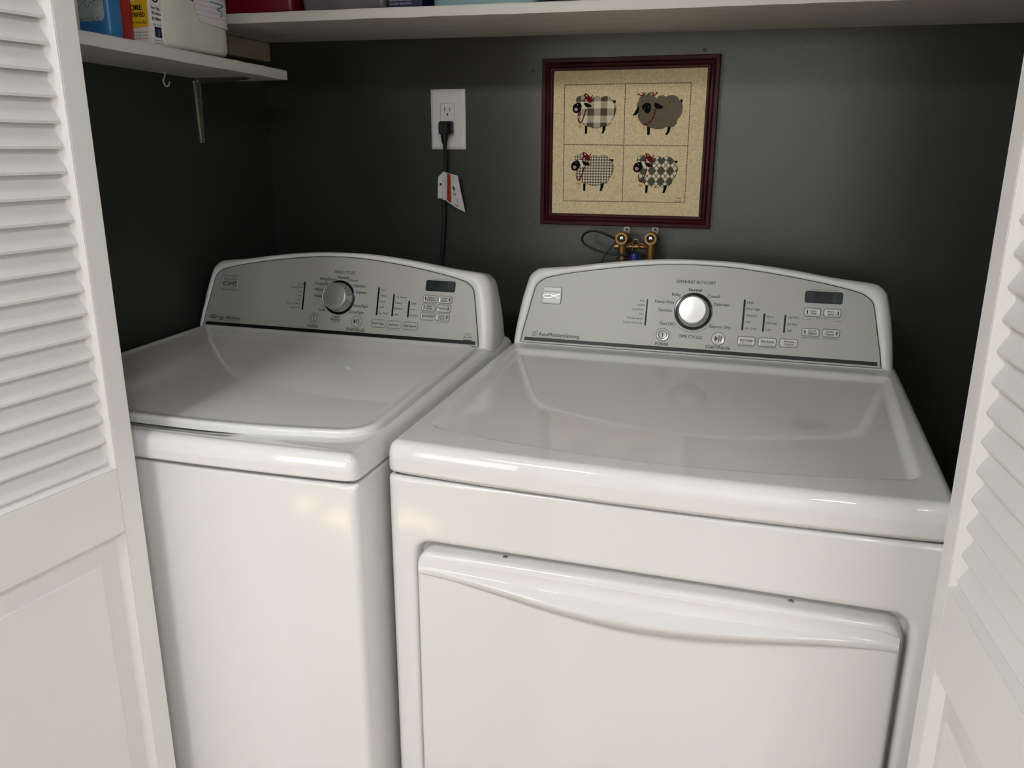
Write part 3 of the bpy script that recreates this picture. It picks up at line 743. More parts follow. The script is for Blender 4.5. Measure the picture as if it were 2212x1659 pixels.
# ================================================================ framed cross-stitch picture
def twill_mat(name, kind, ca, cb, cc=None, p=.0008):
    m = bpy.data.materials.new(name); m.use_nodes = True; N, L = nt(m); B = N['Principled BSDF']; B.inputs['Roughness'].default_value = .9; B.inputs['Specular IOR Level'].default_value = .15
    tc = N.new('ShaderNodeTexCoord'); sp = N.new('ShaderNodeSeparateXYZ'); L.new(tc.outputs['Object'], sp.inputs[0])
    def mth(op, a, b=None):
        n = N.new('ShaderNodeMath'); n.operation = op
        for i, q in enumerate((a, b)):
            if q is None: continue
            if isinstance(q, (int, float)): n.inputs[i].default_value = q
            else: L.new(q, n.inputs[i])
        return n.outputs[0]
    X, Z = sp.outputs['X'], sp.outputs['Z']
    def mixc(fac, c0, c1):
        n = N.new('ShaderNodeMix'); n.data_type = 'RGBA'; L.new(fac, n.inputs['Factor'])
        for nm, c in (('A', c0), ('B', c1)):
            s_ = n.inputs[6 if nm == 'A' else 7]
            if isinstance(c, tuple): s_.default_value = (*c, 1)
            else: L.new(c, s_)
        return n.outputs[2]
    if kind in ('houndstooth', 'plaid'):
        ix = mth('FLOOR', mth('DIVIDE', X, p)); iz = mth('FLOOR', mth('DIVIDE', Z, p))
        per, dk = (8, 4) if kind == 'houndstooth' else (56, 28)
        wx = mth('LESS_THAN', mth('FLOORED_MODULO', ix, per), dk); wz = mth('LESS_THAN', mth('FLOORED_MODULO', iz, per), dk)
        tw = mth('LESS_THAN', mth('FLOORED_MODULO', mth('ADD', ix, iz), 4), 2)
        f = mth('ADD', mth('MULTIPLY', tw, wx), mth('MULTIPLY', mth('SUBTRACT', 1, tw), wz))
        col = mixc(f, ca, cb)
    elif kind == 'argyle':
        u = mth('DIVIDE', mth('ADD', mth('MULTIPLY', X, 1.15), Z), p); v = mth('DIVIDE', mth('SUBTRACT', mth('MULTIPLY', X, 1.15), Z), p)
        iu, iv = mth('FLOOR', u), mth('FLOOR', v)
        dk = mth('MULTIPLY', mth('LESS_THAN', mth('FLOORED_MODULO', iu, 2), 1), 1.0)
        dk2 = mth('LESS_THAN', mth('FLOORED_MODULO', iv, 2), 1)
        ck = mth('ABSOLUTE', mth('SUBTRACT', dk, dk2))
        ln = mth('MAXIMUM', mth('LESS_THAN', mth('ABSOLUTE', mth('SUBTRACT', mth('FRACT', u), .5)), .05), mth('LESS_THAN', mth('ABSOLUTE', mth('SUBTRACT', mth('FRACT', v), .5)), .05))
        col = mixc(ck, mixc(ln, ca, (.10, .09, .05)), cb)
    else:
        nz = N.new('ShaderNodeTexNoise'); nz.inputs['Scale'].default_value = 700; L.new(tc.outputs['Object'], nz.inputs['Vector'])
        col = mixc(nz.outputs['Fac'], ca, cb)
    L.new(col, B.inputs['Base Color']); return m
M['linen'] = mat('linen', (.92, .77, .47), .9, spec=.05, bump=.6, bscale=900, vary=.3, vscale=260, vcol=(.76, .61, .36), aniso=(1, 1, 1))
CREAM, BROWN = (.80, .72, .53), (.105, .085, .055)
WOOL = {'plaid': twill_mat('plaid_wool', 'plaid', CREAM, BROWN, p=.00052), 'houndstooth': twill_mat('houndstooth_wool', 'houndstooth', CREAM, (.07, .05, .03), p=.00075),
        'argyle': twill_mat('argyle_wool', 'argyle', CREAM, (.095, .098, .066), p=.0225), 'plain': twill_mat('plain_wool', 'plain', (.07, .058, .038), (.26, .215, .15))}
M['thread_black'] = mat('black_thread', (.006, .006, .008), .8, spec=.08); M['thread_red'] = mat('red_thread', (.16, .012, .012), .8, spec=.08)
M['thread_pink'] = mat('pink_thread', (.62, .33, .30), .8, spec=.08); M['thread_cream'] = mat('cream_thread', CREAM, .9)
M['thread_gold'] = mat('gold_bell', (.50, .33, .10), .4, metal=.5); M['thread_brown'] = mat('brown_thread', (.035, .012, .01), .8, spec=.08)
def picture():
    t = thing('framed_picture', 'square framed embroidery of four sheep on linen, hung on the back wall', 'picture', (.1765, YB, .392))
    x0, x1, z0, z1 = -.0125, .3655, .2155, .568
    yb = YB-.0005
    prof = [(0, 0), (0, .0160), (.0015, .0185), (.0085, .0190), (.0100, .0170), (.0110, .0160), (.0125, .0180), (.0165, .0190), (.0180, .0165), (.0190, .0150), (.0205, .0162), (.0232, .0160), (.0245, .0145), (.0255, .0105), (.0255, .004), (0.0255, 0)]
    b = MB().m(M['frame'])
    b.loft([[(x0+o if sx < 0 else x1-o, yb-h, z0+o if sz < 0 else z1-o) for sx, sz in ((1, 1), (-1, 1), (-1, -1), (1, -1))] for o, h in prof])
    b.build('frame', t, auto=28)
    yc = yb-.0095
    b = MB().m(M['linen'], False).box(((x0+x1)/2, yc+.003, (z0+z1)/2), (x1-x0-.046, .006, z1-z0-.046))
    cv = b.build('linen_panel', t)
    pl = lambda a, c, d=.0004: (a, yc-d, c)
    # stitched border
    b = MB().m(M['thread_brown'], False)
    def stitch(ax, az, bx, bz):
        n = int(math.hypot(bx-ax, bz-az)/.0030)
        for k in range(n):
            f0, f1 = (k+.15)/n, (k+.75)/n
            seg(b, [(ax+(bx-ax)*f0, az+(bz-az)*f0), (ax+(bx-ax)*f1, az+(bz-az)*f1)], .0018, pl)
    Q = [(.037, .5142), (.3083, .5139), (.3089, .2700), (.0390, .2681)]
    for i in range(4): stitch(*Q[i], *Q[(i+1) % 4])
    stitch(.1702, .5137, .1732, .2690); stitch(.0375, .3900, .3104, .3877)
    b.m(M['thread_brown'], False)
    write(b, '85', .2976, .2785, .0085, .0032, lambda a, c: pl(a, c, .0006)); write(b, 'NDP', .2945, .2722, .0125, .0032, lambda a, c: pl(a, c, .0006))
    b.build('stitched_border', cv, fix=False, auto=0)
    kx, kz = .0010162/7.9, .00095/7.9
    S1 = dict(
        body=[(728,850),(735,800),(770,770),(810,768),(845,755),(875,745),(950,765),(990,810),(1010,810),(1040,785),(1090,775),(1125,790),(1145,815),(1180,785),(1245,775),(1300,800),(1345,845),(1375,900),(1410,950),(1415,1010),(1400,1080),(1370,1140),(1340,1180),(1330,1240),(1280,1285),(1230,1275),(1180,1295),(1120,1320),(1030,1315),(980,1290),(930,1285),(890,1280),(850,1235),(790,1225),(775,1170),(760,1130),(765,1050),(790,1000),(800,940),(790,880),(745,870)],
        face=[(745,880),(790,872),(815,900),(830,940),(815,1000),(785,1040),(735,1060),(690,1040),(670,1000),(675,940),(705,900)],
        ear=[(868,875),(930,890),(970,910),(1005,940),(975,960),(920,962),(890,940),(870,910)],
        patch=[(810,860),(860,870),(870,920),(885,960),(880,995),(850,985),(830,930),(805,905)],
        bow=[(870,720),(920,730),(960,770),(985,790),(1000,745),(1018,760),(995,800),(1000,870),(960,885),(930,860),(890,860),(840,860),(810,850),(860,830),(880,800),(868,760)],
        holes=[[(893,745),(915,752),(930,775),(905,770)],[(880,825),(905,830),(915,850),(890,850)]],
        ribbon=[(905,985),(880,1080),(845,1190),(815,1225),(785,1205),(770,1150)], bell=(810,1282,34),
        legs=[[(890,1280),(935,1280),(930,1415),(893,1415)],[(1195,1280),(1255,1280),(1245,1340),(1215,1415),(1180,1410),(1195,1360)]],
        tail=[(1345,850),(1405,843),(1405,890),(1380,890),(1360,870)])
    def sheep(kind, cx, cz):
        T = lambda q: (cx+(q[0]-1080)*kx, cz-(q[1]-1040)*kz)
        b = MB()
        def P_(pts, m, d): b.m(m, False); b.poly([pl(*T(q), d) for q in pts])
        for lg in S1['legs']: P_(lg, M['thread_black'], .0004)
        P_(S1['tail'], M['thread_black'], .0004)
        P_(S1['body'], WOOL[kind], .0007)
        b.m(M['thread_black'], False); seg(b, [T(q) for q in S1['body']], .0007, lambda a, c: pl(a, c, .0008), True)
        P_(S1['patch'], M['thread_cream'], .0009)
        P_(S1['face'], M['thread_black'], .0011); P_(S1['ear'], M['thread_black'], .0011)
        P_(S1['bow'], M['thread_red'], .0013)
        for h in S1['holes']: P_(h, M['thread_cream'], .0015)
        b.m(M['thread_red'], False); seg(b, [T(q) for q in S1['ribbon']], .0028, lambda a, c: pl(a, c, .0013))
        P_(circ(733, 993, 30, 20), M['thread_pink'], .0015); P_(circ(757, 917, 8, 8), M['thread_cream'], .0015)
        x, y, r = S1['bell']; P_(circ(x, y, r, 20), M['thread_gold'], .0016)
        P_([(x-r*.9, y+4), (x+r*.9, y+4), (x+r*.9, y+10), (x-r*.9, y+10)], M['thread_brown'], .0018)
        b.build('stitched_sheep', cv, fix=False, auto=0)
    sheep('plaid', .1088, .4578); sheep('houndstooth', .1088-.0004, .4578-.1219); sheep('argyle', .1088+.1381, .4578-.1238)
    # facing sheep in the plain wool
    jx, jz = .0010162/12.76, .00095/12.76
    T = lambda q: (.2416+(q[0]-1021)*jx, .4553-(q[1]-804)*jz)
    b = MB()
    def P_(pts, m, d): b.m(m, False); b.poly([pl(*T(q), d) for q in pts])
    for lg in ([(755,1190),(840,1210),(830,1415),(765,1415)], [(1310,1190),(1385,1190),(1370,1300),(1310,1415),(1245,1410),(1290,1310)]): P_(lg, M['thread_black'], .0004)
    P_([(1590,465),(1655,450),(1655,530),(1625,545)], M['thread_black'], .0004)
    body = [(455,600),(460,550),(510,470),(530,380),(600,350),(690,320),(770,300),(860,330),(930,380),(960,440),(1000,390),(1060,350),(1150,345),(1215,385),(1270,355),(1350,345),(1430,350),(1520,400),(1580,490),(1640,560),(1668,650),(1655,800),(1620,900),(1540,1000),(1530,1100),(1440,1200),(1330,1185),(1250,1200),(1150,1250),(1000,1250),(900,1220),(800,1200),(700,1150),(620,1110),(550,1020),(505,930),(500,830),(510,700),(470,640)]
    P_(body, WOOL['plain'], .0007); b.m(M['thread_brown'], False); seg(b, [T(q) for q in body], .0006, lambda a, c: pl(a, c, .0008), True)
    P_([(590,620),(640,560),(720,535),(800,550),(840,600),(830,760),(780,815),(720,830),(640,740),(600,690)], M['thread_black'], .0011)
    for cc in ((775, 640, 10), (663, 700, 10)): P_(circ(*cc, 8), M['thread_pink'], .0013)
    P_([(505,600),(525,680),(510,790),(450,870),(345,875),(400,800),(450,700)], M['thread_black'], .0011)
    P_([(930,530),(1000,550),(1090,600),(1170,650),(1110,705),(1000,705),(940,660),(920,600)], M['thread_black'], .0011)
    b.m(M['thread_red'], False)
    for pa, wd in (([(450,325),(490,290),(520,320),(570,345),(605,330),(640,300)], .0022), ([(570,272),(690,272),(620,330)], .0020), ([(740,310),(780,270),(885,270)], .0020), ([(885,275),(880,320),(910,345),(940,320),(965,270),(990,255)], .0024), ([(970,700),(930,850),(870,1030),(760,1110),(640,1130)], .0026), ([(515,840),(525,940),(560,1010)], .0018)):
        seg(b, [T(q) for q in pa], wd, lambda a, c: pl(a, c, .0013))
    P_(circ(690, 1217, 52, 20), M['thread_gold'], .0016); P_([(645,1222),(735,1222),(735,1232),(645,1232)], M['thread_brown'], .0018)
    b.build('stitched_sheep', cv, fix=False, auto=0)
picture()

# ================================================================ outlet, cord and tag
def outlet():
    cx, cz = -.2394, .4446
    t = thing('wall_outlet', 'white wall outlet plate with a black cord plugged into its lower socket', 'outlet', (cx, YB, cz))
    b = MB().m(M['outlet'])
    ring = lambda hx, hz, n, r=.002: [(a, YB-.0003-n, c) for a, c in rrect(cx, cz, hx, hz, r, 4)]
    b.loft([ring(.0425, .0662, 0), ring(.0425, .0662, .0015), ring(.0415, .0652, .0028), ring(.0365, .0600, .0055), ring(.0355, .0590, .0058), ring(.0178, .0358, .0058), ring(.0174, .0354, .004)], False, True)
    pt = b.build('cover_plate', t, auto=20)
    b = MB().m(M['outlet']); b.loft([ring(.0168, .0344, .003), ring(.0168, .0344, .0062), ring(.0163, .0339, .0067)], False, True)
    dv = b.build('receptacle', t, auto=20)
    for zz in (.0205, -.0195):
        b = MB().m(M['black'], False)
        for xx, hh in ((-.0063, .0045), (.0063, .0038)): b.box((cx+xx, YB-.0070, cz+zz+.002), (.0016, .0006, hh*2))
        b.add([(a, YB-.0073, c) for a, c in rrect(cx, cz+zz-.0095, .0024, .0026, .0023, 5)], [tuple(range(24))])
        b.build('socket_holes', dv, fix=False, auto=0)
    for zz in (.0535, -.0535): MB().m(M['outlet']).lathe((cx, YB-.0058, cz+zz), (0, -1, 0), [(.0034, 0), (.0030, .0009), (.001, .0012)], 14).build('screw', pt)
outlet()
def cord():
    px, pz = -.2395, .424
    t = thing('power_cord', 'black power cord hanging behind the washer with a white warning tag', 'cord', (px, YB-.01, pz))
    b = MB().m(M['rubber'])
    L = []
    for y, hx, h0, h1, r in ((YB-.0074, .0150, .0135, .0140, .003), (YB-.020, .0160, .0140, .0150, .004), (YB-.029, .0135, .0125, .0160, .005), (YB-.034, .0095, .008, .0150, .004)):
        L.append([(px+a, y, pz+c) for a, c in rrect(0, (h0-h1)/2+.003, hx, (h0+h1)/2, r, 4)])
    b.loft(L, True, True)
    b.tube([(px-.001, YB-.021, pz-.006), (px-.0015, YB-.022, pz-.018), (px-.002, YB-.022, pz-.026), (px-.002, YB-.021, pz-.033)], [.0100, .0085, .0068, .0056], 12)
    b.build('plug', t, auto=35)
    b = MB().m(M['rubber'])
    for o in (-.0019, .0019):
        path = [(px-.002+o, YB-.021, pz-.030), (px-.003+o*1.25, YB-.017, pz-.055), (px-.0048+o*.9, YB-.014, pz-.085), (px-.0085+o*.6, YB-.013, pz-.125), (px-.0105+o*.6, YB-.012, pz-.165), (px-.0110+o*.8, YB-.012, pz-.205), (px-.0150+o*.8, YB-.012, pz-.255), (px-.0200+o*.8, YB-.012, pz-.305), (px-.0240+o*.8, YB-.013, pz-.355), (px-.03+o*.8, YB-.014, pz-.50)]
        b.tube(catmull(path, 5), .0026, 10)
    b.build('cable', t)
    # warning tag wrapped round the cable
    white = mat('tag_paper', (.62, .61, .59), .4); red = mat('tag_red', (.42, .05, .02), .5)
    zc0, zc1 = .3285, .2645; xs = -.2470
    def surf(u, v):   # u 0..1 along the free flap, v 0 top..1 bottom
        x = xs + .0015 + .046*u*(.80+.28*v); z = zc0 + (zc1-zc0)*v - .012*u - .016*u*v + (.004*u if v < .3 else 0)
        y = YB-.0175 - .010*math.sin(u*1.9) + .014*u*u*v
        return (x, y, z)
    b = MB()
    n = 14; m_ = 10
    for side in (0, 1):
        d = .0003*side
        b.m(white)
        b.add([(p[0], p[1]-d, p[2]) for p in (surf(i/n, j/m_) for i in range(n+1) for j in range(m_+1))], [(i*(m_+1)+j, (i+1)*(m_+1)+j, (i+1)*(m_+1)+j+1, i*(m_+1)+j+1) for i in range(n) for j in range(m_)])
    pl = lambda a, c: (lambda p: (p[0], p[1]-.0006, p[2]))(surf(a, c))
    b.m(red); W_ = [(u, v) for u in (.18, .26, .34, .42) for v in [k/8 for k in range(9)]]
    b.add([pl(u+ .12*(1-v)-.05, .02+.93*v) for u, v in W_], [(i*9+j, (i+1)*9+j, (i+1)*9+j+1, i*9+j+1) for i in range(3) for j in range(8)])
    b.m(M['black'], False)
    pl2 = lambda a, c: (lambda p: (p[0], p[1]-.0009, p[2]))(surf(a, c))
    g = lambda a, c: pl2(.28 + .12*(1-(.5-a)) - .05 + c*.9, .5-a)       # runs up the red band
    write(b, 'ADVERTENCIA', 0, 0, .78, .085, g)
    b.poly([pl2(.62+.07*math.cos(k*PI/5), .40+.075*math.sin(k*PI/5)*(1 if k % 3 else .6)) for k in range(10)])
    seg(b, [(.56, .62), (.60, .55), (.66, .60), (.70, .54)], .03, pl2)
    seg(b, [(.55, .93), (.72, .90)], .02, pl2); seg(b, [(.72, .70), (.74, .90)], .02, pl2)
    # spine sleeve and the short left side
    b.m(white); b.tube([(xs, YB-.0160, zc0), (xs-.0012, YB-.0155, zc1)], .0036, 12)
    b.add([(xs-.002, YB-.017, zc0-.001), (xs-.0125, YB-.022, zc0-.012), (xs-.0145, YB-.022, zc1+.004), (xs-.003, YB-.0165, zc1+.003), ], [(0, 1, 2, 3)])
    b.m(M['black'], False)
    b.add([(xs-.0070-.0028*math.cos(k*PI/4), YB-.0200-.0006, .3000+.0035*math.sin(k*PI/4)) for k in range(8)], [tuple(range(8))])
    b.build('warning_tag', t, fix=False, auto=40)
cord()

# ================================================================ laundry valves behind the dryer
def valves():
    t = thing('water_valve', 'pair of brass laundry water valves on the wall between picture and dryer', 'valve', (.213, YB, .17))
    ax = (0, -1, 0)
    for x, z, zb in ((.1835, .1935, .150), (.2465, .1950, .148)):
        b = MB().m(M['brass'])
        b.tube([(x, YB-.043, z-.006), (x, YB-.043, zb)], [.0115, .0095], 20)
        b.lathe((x, YB-.030, z), ax, [(.0085, 0), (.0130, .004), (.0138, .012), (.0138, .030), (.0130, .0325), (.0092, .0325), (.0090, .028)], 32)
        b.lathe((x, YB-.008, z), ax, [(.0075, 0), (.0075, .030)], 16)
        vb = b.build('valve_body', t, auto=35)
        MB().m(M['chrome']).lathe((x, YB-.0585, z), ax, [(.0088, 0), (.0086, .002), (.0060, .0045), (.002, .0056)], 24).build('stem_cap', vb)
        b = MB().m(M['steel'])
        b.lathe((x, YB-.043, zb-.004), (0, 0, 1), [(.0125, 0), (.0130, .0015), (.0130, .004), (.0095, .005)], 20)
        b.lathe((x, YB-.043, zb-.030), (0, 0, 1), [(.0045, 0), (.0045, .026)], 16); b.build('hose_collar', vb)
        b = MB().m(M['galv']); b.loft([[(a, y, c) for a, c in rrect(x+.0015, z+.011, .0075, .0105, .0070, 6)] for y in (YB-.0004, YB-.003, YB-.0038)], True, True)
        b.m(M['black']).lathe((x+.0015, YB-.0038, z+.0150), ax, [(.0028, 0), (.0020, .0012)], 12); b.build('wall_strap', t, auto=30)
    b = MB().m(M['brass'])
    b.tube([(.166, YB-.043, .1745), (.187, YB-.043, .1745)], .0068, 16)
    b.tube([(.1835, YB-.043, .1755), (.2465, YB-.043, .1755)], .0056, 16)
    b.tube([(.190, YB-.048, .178), (.206, YB-.052, .184)], .0030, 10); b.tube([(.238, YB-.048, .177), (.222, YB-.052, .184)], .0030, 10)
    b.build('cross_pipe', t, auto=35)
    b = MB().m(M['brass'])
    for x in (.2078, .2205): b.tube([(x, YB-.056, .168), (x, YB-.056, .186), (x+(.2142-x)*.25, YB-.056, .1905)], .0017, 8)
    b.tube([(.2082, YB-.056, .1905), (.2142, YB-.056, .1925), (.2202, YB-.056, .1905)], .0017, 8)
    b.tube([(.2085, YB-.057, .1760), (.2200, YB-.057, .1760)], .0022, 8)
    lv = b.build('lever', t)
    b = MB().m(M['blue']); b.lathe((.2110, YB-.046, .139), (0, 0, 1), [(.0098, 0), (.0098, .016), (.008, .021), (.004, .023)], 20); b.build('lever_grip', lv)
valves()
pts = [(.172, YB-.050, .1895), (.150, YB-.055, .2005), (.124, YB-.060, .2085), (.104, YB-.060, .2035), (.0955, YB-.058, .1900), (.103, YB-.056, .1775), (.1240, YB-.056, .1670), (.149, YB-.058, .1605), (.170, YB-.0590, .1580), (.197, YB-.0570, .1590)]
b = MB().m(M['rubber']).tube(catmull(pts, 6), .0026, 8)
b.box((.1490, YB-.0600, .1615), (.009, .007, .0075), .0015, Matrix.Rotation(.3, 3, 'Y'))
b.tube([(.1720, YB-.0505, .1885), (.1600, YB-.056, .1740), (.1495, YB-.064, .1600), (.1405, YB-.062, .1360)], .0019, 8)
one('zip_tie', 'black zip tie looped loosely around the left brass valve', 'zip tie', b, (.15, YB-.06, .18))

# wall anchors left by the old picture
for x, z, lb in ((-.0372, .5445, 'small wall anchor beside the upper left corner of the picture frame'), (-.0437, .2151, 'small wall anchor beside the lower left corner of the picture frame'), (.3298, .5775, 'small wall anchor above the upper right corner of the picture frame')):
    b = MB().m(M['grey_print']).lathe((x, YB-.0002, z), (0, -1, 0), [(.0036, 0), (.0034, .0012), (.0018, .0020), (.0012, .0008)], 14)
    one('wall_anchor', lb, 'wall anchor', b, (x, YB, z), 'wall anchors around the picture')

# ================================================================ things on the short shelf
def super_(cx, cy, hx, hy, e, rot=0, n=48):
    out = []
    for k in range(n):
        a = 2*PI*k/n; c, s = math.cos(a), math.sin(a)
        x = hx*math.copysign(abs(c)**(2/e), c); y = hy*math.copysign(abs(s)**(2/e), s)
        out.append((cx + x*math.cos(rot)-y*math.sin(rot), cy + x*math.sin(rot)+y*math.cos(rot)))
    return out
def bottle(name, label, cx, cy, hx, hy, H, col, neck=.018, e=4, capcol=(.6, .05, .03), flare=1.0, rough=.3):
    zb = ZS(cy)
    t = thing(name, label, 'bottle', (cx, cy, zb))
    m_ = mat(name+'_plastic', col, rough); b = MB().m(m_)
    L = []
    for z, k in ((.0, .93), (.004, .985), (.012, 1), (H*.45, 1*flare), (H*.70, .97*flare), (H*.84, .72), (H*.90, .42), (H*.93, .36), (H, .36)):
        L.append([(x, y, zb+z) for x, y in super_(cx, cy, hx*k, hy*k, e if z < H*.8 else 2.5)])
    b.loft(L, True, True); body = b.build('bottle_body', t, auto=50)
    MB().m(mat(name+'_cap', capcol, .35)).lathe((cx, cy, zb+H-.012), (0, 0, 1), [(min(hx, hy)*.55, 0), (min(hx, hy)*.55, .035), (min(hx, hy)*.45, .04)], 24).build('cap', t)
    return t, body, zb
bottle('red_bottle', 'red plastic bottle nearest the left door on the short shelf', -.598, .0940, .055, .0185, .22, (.40, .025, .008))
bottle('white_bottle', 'white plastic bottle between the nearest red bottle and the blue bottle', -.622, .1345, .050, .0145, .24, (.60, .58, .54), capcol=(.5, .5, .5))
bottle('red_bottle', 'red plastic bottle between the blue bottle and the yellow and white carton', -.620, .2410, .048, .0270, .23, (.33, .010, .014), capcol=(.3, .02, .02), e=5)
# blue bottle: narrow side towards the shelf edge, broad labelled side towards the opening
t, body, zb = bottle('blue_bottle', 'blue plastic bottle with a pale printed label on the short shelf', -.598, .1905, .0540, .0190, .25, (.035, .17, .38), e=5, capcol=(.7, .7, .7))
yl = .1905-.0190-.0006
b = MB().m(mat('pale_label', (.50, .55, .55), .35, vary=.25, vscale=45, vcol=(.33, .40, .40)))
lab = [(-.632, .024), (-.556, .024), (-.551, .029), (-.551, .06), (-.556, .135), (-.632, .135)]
b.loft([[(x, y, zb+z) for x, z in lab] for y in (yl, yl+.0012)], True, True)
b.m(M['black'], False)
pl = lambda a, c: (a, yl-.0004, zb+c)
write(b, 'ung.', -.580, .099, .040, .020, pl, .0006)
write(b, '950 mL (1.8 FL OZ LIQ.)', -.583, .0275, .050, .0040, pl)
b.m(M['grey_print'], False)
for q in range(4): seg(b, [(-.612+.0048*k, .048+.009*q+.005*math.sin(k*1.7+q)) for k in range(12)], .0012, pl)
b.build('label', body, auto=30)

def carton():
    x0, x1, y0, y1, H = -.606, -.5455, .2730, .3000, .19; zb = ZS(.273)
    t = thing('detergent_carton', 'white carton with a yellow panel and black print beside the clear jar', 'carton', ((x0+x1)/2, (y0+y1)/2, zb))
    paper = mat('carton_white', (.82, .80, .77), .45); yel = mat('carton_yellow', (.80, .52, .02), .45); navy = mat('carton_navy', (.01, .014, .06), .45)
    MB().m(paper).box(((x0+x1)/2, (y0+y1)/2, zb+H/2+.0006), (x1-x0, y1-y0, H), .0012).build('carton_body', t)
    b = MB(); w_ = lambda a, c: (a, y0-.0006, zb+c); e_ = lambda a, c: (x1+.0006, a, zb+c)
    b.m(yel, False); b.add([w_(x0+.004, .026), w_(x1-.006, .030), w_(x1-.004, .076), w_(x0+.004, .066)], [(0, 1, 2, 3)])
    b.m(M['black'], False)
    w2 = lambda a, c: (a, y0-.0010, zb+c)
    write(b, 'MORE', -.5785, .060, .034, .0085, w2, .0006); write(b, 'CONCENTRATED', -.5850, .0485, .056, .0075, w2, .0005)
    write(b, 'formula', -.573, .0370, .036, .0060, w2)
    b.m(M['grey_print'], False)
    for k in range(3): write(b, 'pretreats & lifts stains', -.578, .021-.005*k, .046, .0028, w_)
    for k in range(3): write(b, 'stain remover', -.572, .118-.007*k, .036, .0032, w_)
    b.m(M['black'], False)
    yc = .2862
    seg(b, [(yc+.008*math.cos(a*PI/12), .078+.008*math.sin(a*PI/12)) for a in range(3, 24)], .0028, e_)
    b.poly([e_(yc+.002, .080), e_(yc+.011, .082), e_(yc+.010, .0885)])
    for k, s_ in enumerate(('For Tips,', 'Tricks', '& Offers')): write(b, s_, yc, .060-.0085*k, .022, .0050, e_, .0003)
    write(b, 'find us on', yc, .0335, .020, .0028, e_)
    b.m(navy, False); b.poly([e_(a, c) for a, c in rrect(yc+.001, .0215, .0085, .0085, .0014, 3)])
    b.m(paper, False); e2 = lambda a, c: (x1+.0010, a, zb+c)
    write(b, 'f', yc+.003, .0205, .0072, .0125, e2, .0002)
    b.m(M['grey_print'], False)
    for k in range(2): write(b, 'laundry aid', yc, .0085-.0045*k, .022, .0024, e_)
    b.build('carton_print', t, fix=False, auto=0)
carton()

def jar():
    cx, cy = -.6290, .4085; zb = ZS(cy)+.0022; H = .21; hx, hy = .0830, .1050; rot = 0; e = 5
    t = thing('detergent_jar', 'clear square jar of white powder with a handwritten paper note', 'jar', (cx, cy, zb))
    P = lambda k: super_(cx, cy, hx*k, hy*k, e, rot, 72)
    glass = clear_mat('clear_plastic', (.93, .94, .92))
    b = MB().m(glass)
    L = []
    for z, k in ((.0006, .90), (.003, .965), (.010, 1), (H*.78, 1), (H*.90, .93), (H*.95, .78), (H, .76)):
        L.append([(x, y, zb+z) for x, y in P(k)])
    b.loft(L, True, False); jb = b.build('jar_body', t, auto=60)
    b = MB().m(mat('white_powder', (.86, .83, .75), .9, bump=.2, bscale=350))
    L = []
    for z, k in ((.0016, .87), (.004, .94), (.011, .975), (.03, .975)): L.append([(x, y, zb+z) for x, y in P(k)])
    tz = lambda x, y: .074 - .26*(y-cy) + .10*(x-cx) + .003*math.sin(x*160)*math.cos(y*140)
    L.append([(x, y, zb+tz(x, y)) for x, y in P(.975)])
    for k in (.8, .5, .2, .02): L.append([(x, y, zb+tz(x, y)+.004*(1-k)) for x, y in P(.975*k)])
    b.loft(L, True, True); b.build('powder', t, auto=60)
    b = MB().m(mat('jar_lid', (.02, .05, .25), .35)); b.loft([[(x, y, zb+z) for x, y in P(k)] for z, k in ((H-.012, .80), (H+.012, .80), (H+.014, .77))], True, True); b.build('lid', t, auto=40)
    # note curved round the jar front
    pts = P(1.004); n = len(pts)
    cum = [0]
    for i in range(1, n+1): cum.append(cum[-1]+math.dist(pts[i-1], pts[i % n]))
    def at(s, off=0):
        s = s % cum[-1]
        for i in range(n):
            if cum[i] <= s <= cum[i+1]:
                f = (s-cum[i])/(cum[i+1]-cum[i] or 1); a, c = pts[i], pts[(i+1) % n]
                x, y = a[0]+(c[0]-a[0])*f, a[1]+(c[1]-a[1])*f
                return (cx+(x-cx)*(1+off), cy+(y-cy)*(1+off))
    # arc position that faces the opening
    tgt = 0
    s0 = min(range(n), key=lambda i: abs(math.atan2(pts[i][1]-cy, pts[i][0]-cx)-tgt)); s0 = cum[s0] + NOTE_SHIFT
    pl = lambda o: (lambda a, c: (lambda q: (q[0], q[1], zb+c))(at(s0+a, o)))
    b = MB().m(mat('note_paper', (.78, .74, .74), .7))
    W = .128
    nu, nv = 30, 10; V = []
    for i in range(nu+1):
        u = -W/2 + W*i/nu; d = min(u+W/2, W/2-u); lo = .0525 - .006*(u/W)
        if d < .020: lo += .020*(1-math.sqrt(max(0, 1-((.020-d)/.020)**2)))*(1.6 if u < 0 else 1)
        for j in range(nv+1): V.append(pl(.002)(u, lo + (.150-lo)*j/nv))
    b.add(V, [(i*(nv+1)+j, (i+1)*(nv+1)+j, (i+1)*(nv+1)+j+1, i*(nv+1)+j+1) for i in range(nu) for j in range(nv)])
    b.m(mat('note_rule', (.34, .28, .32), .7), False)
    for k in range(9): seg(b, [(-W*.46+W*.92*q/12, .066+.0088*k) for q in range(13)], .0006, pl(.004))
    b.m(mat('blue_ink', (.05, .19, .36), .6), False)
    write(b, 'Bleach', .004, .1130, .062, .020, pl(.006), .0008)
    seg(b, catmull([(-.018, .0930), (.016, .0925), (.023, .0900), (.010, .0855), (.004, .0825), (.016, .0800), (.020, .0765), (.012, .0700)], 6), .0022, pl(.006))
    b.build('paper_note', jb, fix=False, auto=40)
NOTE_SHIFT = .046
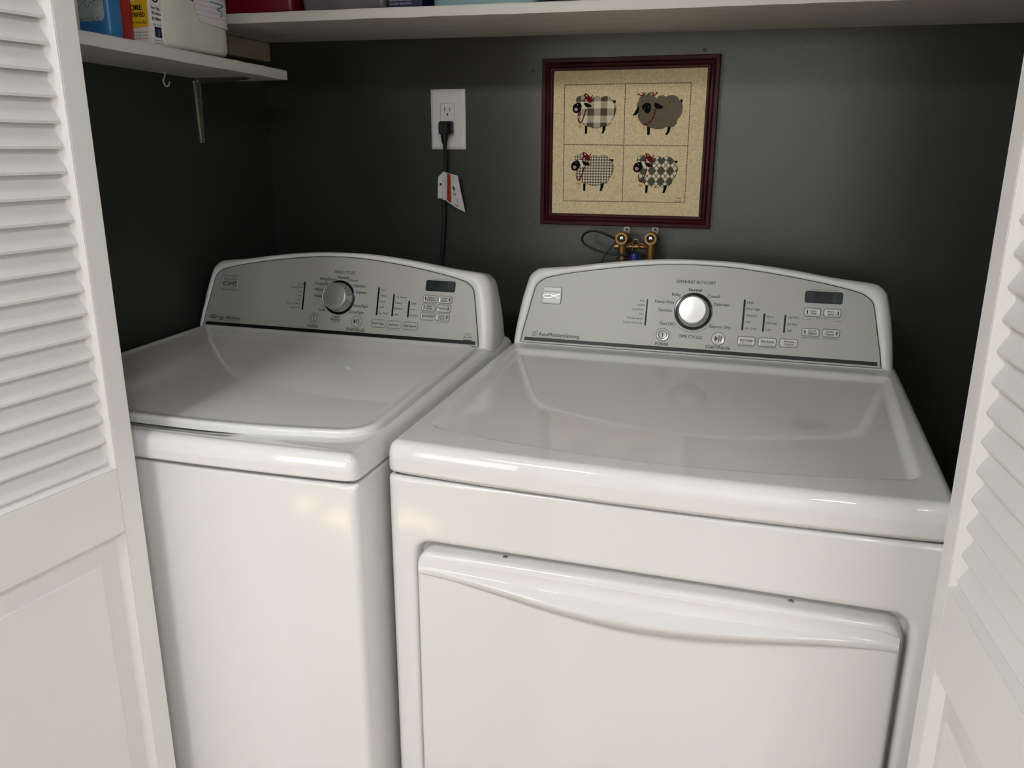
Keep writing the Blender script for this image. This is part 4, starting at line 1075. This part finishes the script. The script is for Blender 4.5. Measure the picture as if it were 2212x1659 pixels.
jar()

# ================================================================ things on the long shelf
def bin_(name, label, x0, x1, y0, y1, H, m_, r=.012, lid=None, taper=.94):
    cx, cy = (x0+x1)/2, (y0+y1)/2; zb = ZM(cx)+.0016
    b = MB().m(m_); L = []
    hx, hy = (x1-x0)/2, (y1-y0)/2
    for z, k, rr in ((0, taper-.03, r*.6), (r*.35, taper-.01, r), (r, taper, r), (H, 1, r), (H, .975, r), (.006, taper-.035, r)):
        L.append([(a, c, zb+z) for a, c in rrect(cx, cy, hx*k, hy*k, rr, 6)])
    b.loft(L, True, True)
    return one(name, label, 'bin', b, (cx, cy, zb), auto=40)
bin_('storage_bin', 'dark red plastic bin at the left end of the long shelf', -.640, -.4460, .5640, .76, .13, mat('red_bin', (.16, .006, .012), .25))
bin_('storage_bin', 'grey translucent plastic bin beside the dark red bin', -.436, -.2440, .5640, .76, .13, mat('grey_bin', (.17, .15, .16), .3, vary=.4, vscale=9))
def navy_box():
    x0, x1, y0, y1, H = -.2385, -.1700, .5640, .69, .20; zb = ZM(-.2)+.0012
    t = thing('navy_box', 'navy blue carton with fine white print on the long shelf', 'box', (-.204, .62, zb))
    MB().m(mat('navy_card', (.006, .010, .050), .35)).box(((x0+x1)/2, (y0+y1)/2, zb+H/2), (x1-x0, y1-y0, H), .001).build('carton_body', t)
    b = MB().m(mat('white_print', (.55, .55, .58), .5), False)
    for k in range(16): write(b, ('rinse aid for shine and care', 'keep out of reach of children', 'see back panel for details')[k % 3], -.2140+(.003 if k % 3 == 2 else 0), .006+.0058*k, .046-(.006 if k % 3 == 2 else 0), .0036, lambda a, c: (a, y0-.0006, zb+c))
    b.build('carton_print', t, fix=False, auto=0)
navy_box()
bin_('storage_bin', 'pale teal rounded container on the long shelf above the picture', -.165, .0600, .5660, .74, .12, mat('teal_bin', (.22, .36, .38), .3), r=.022, taper=.93)
bin_('storage_bin', 'black container at the right of the pale teal container', .066, .420, .5900, .80, .11, mat('black_bin', (.012, .012, .012), .6), r=.012)
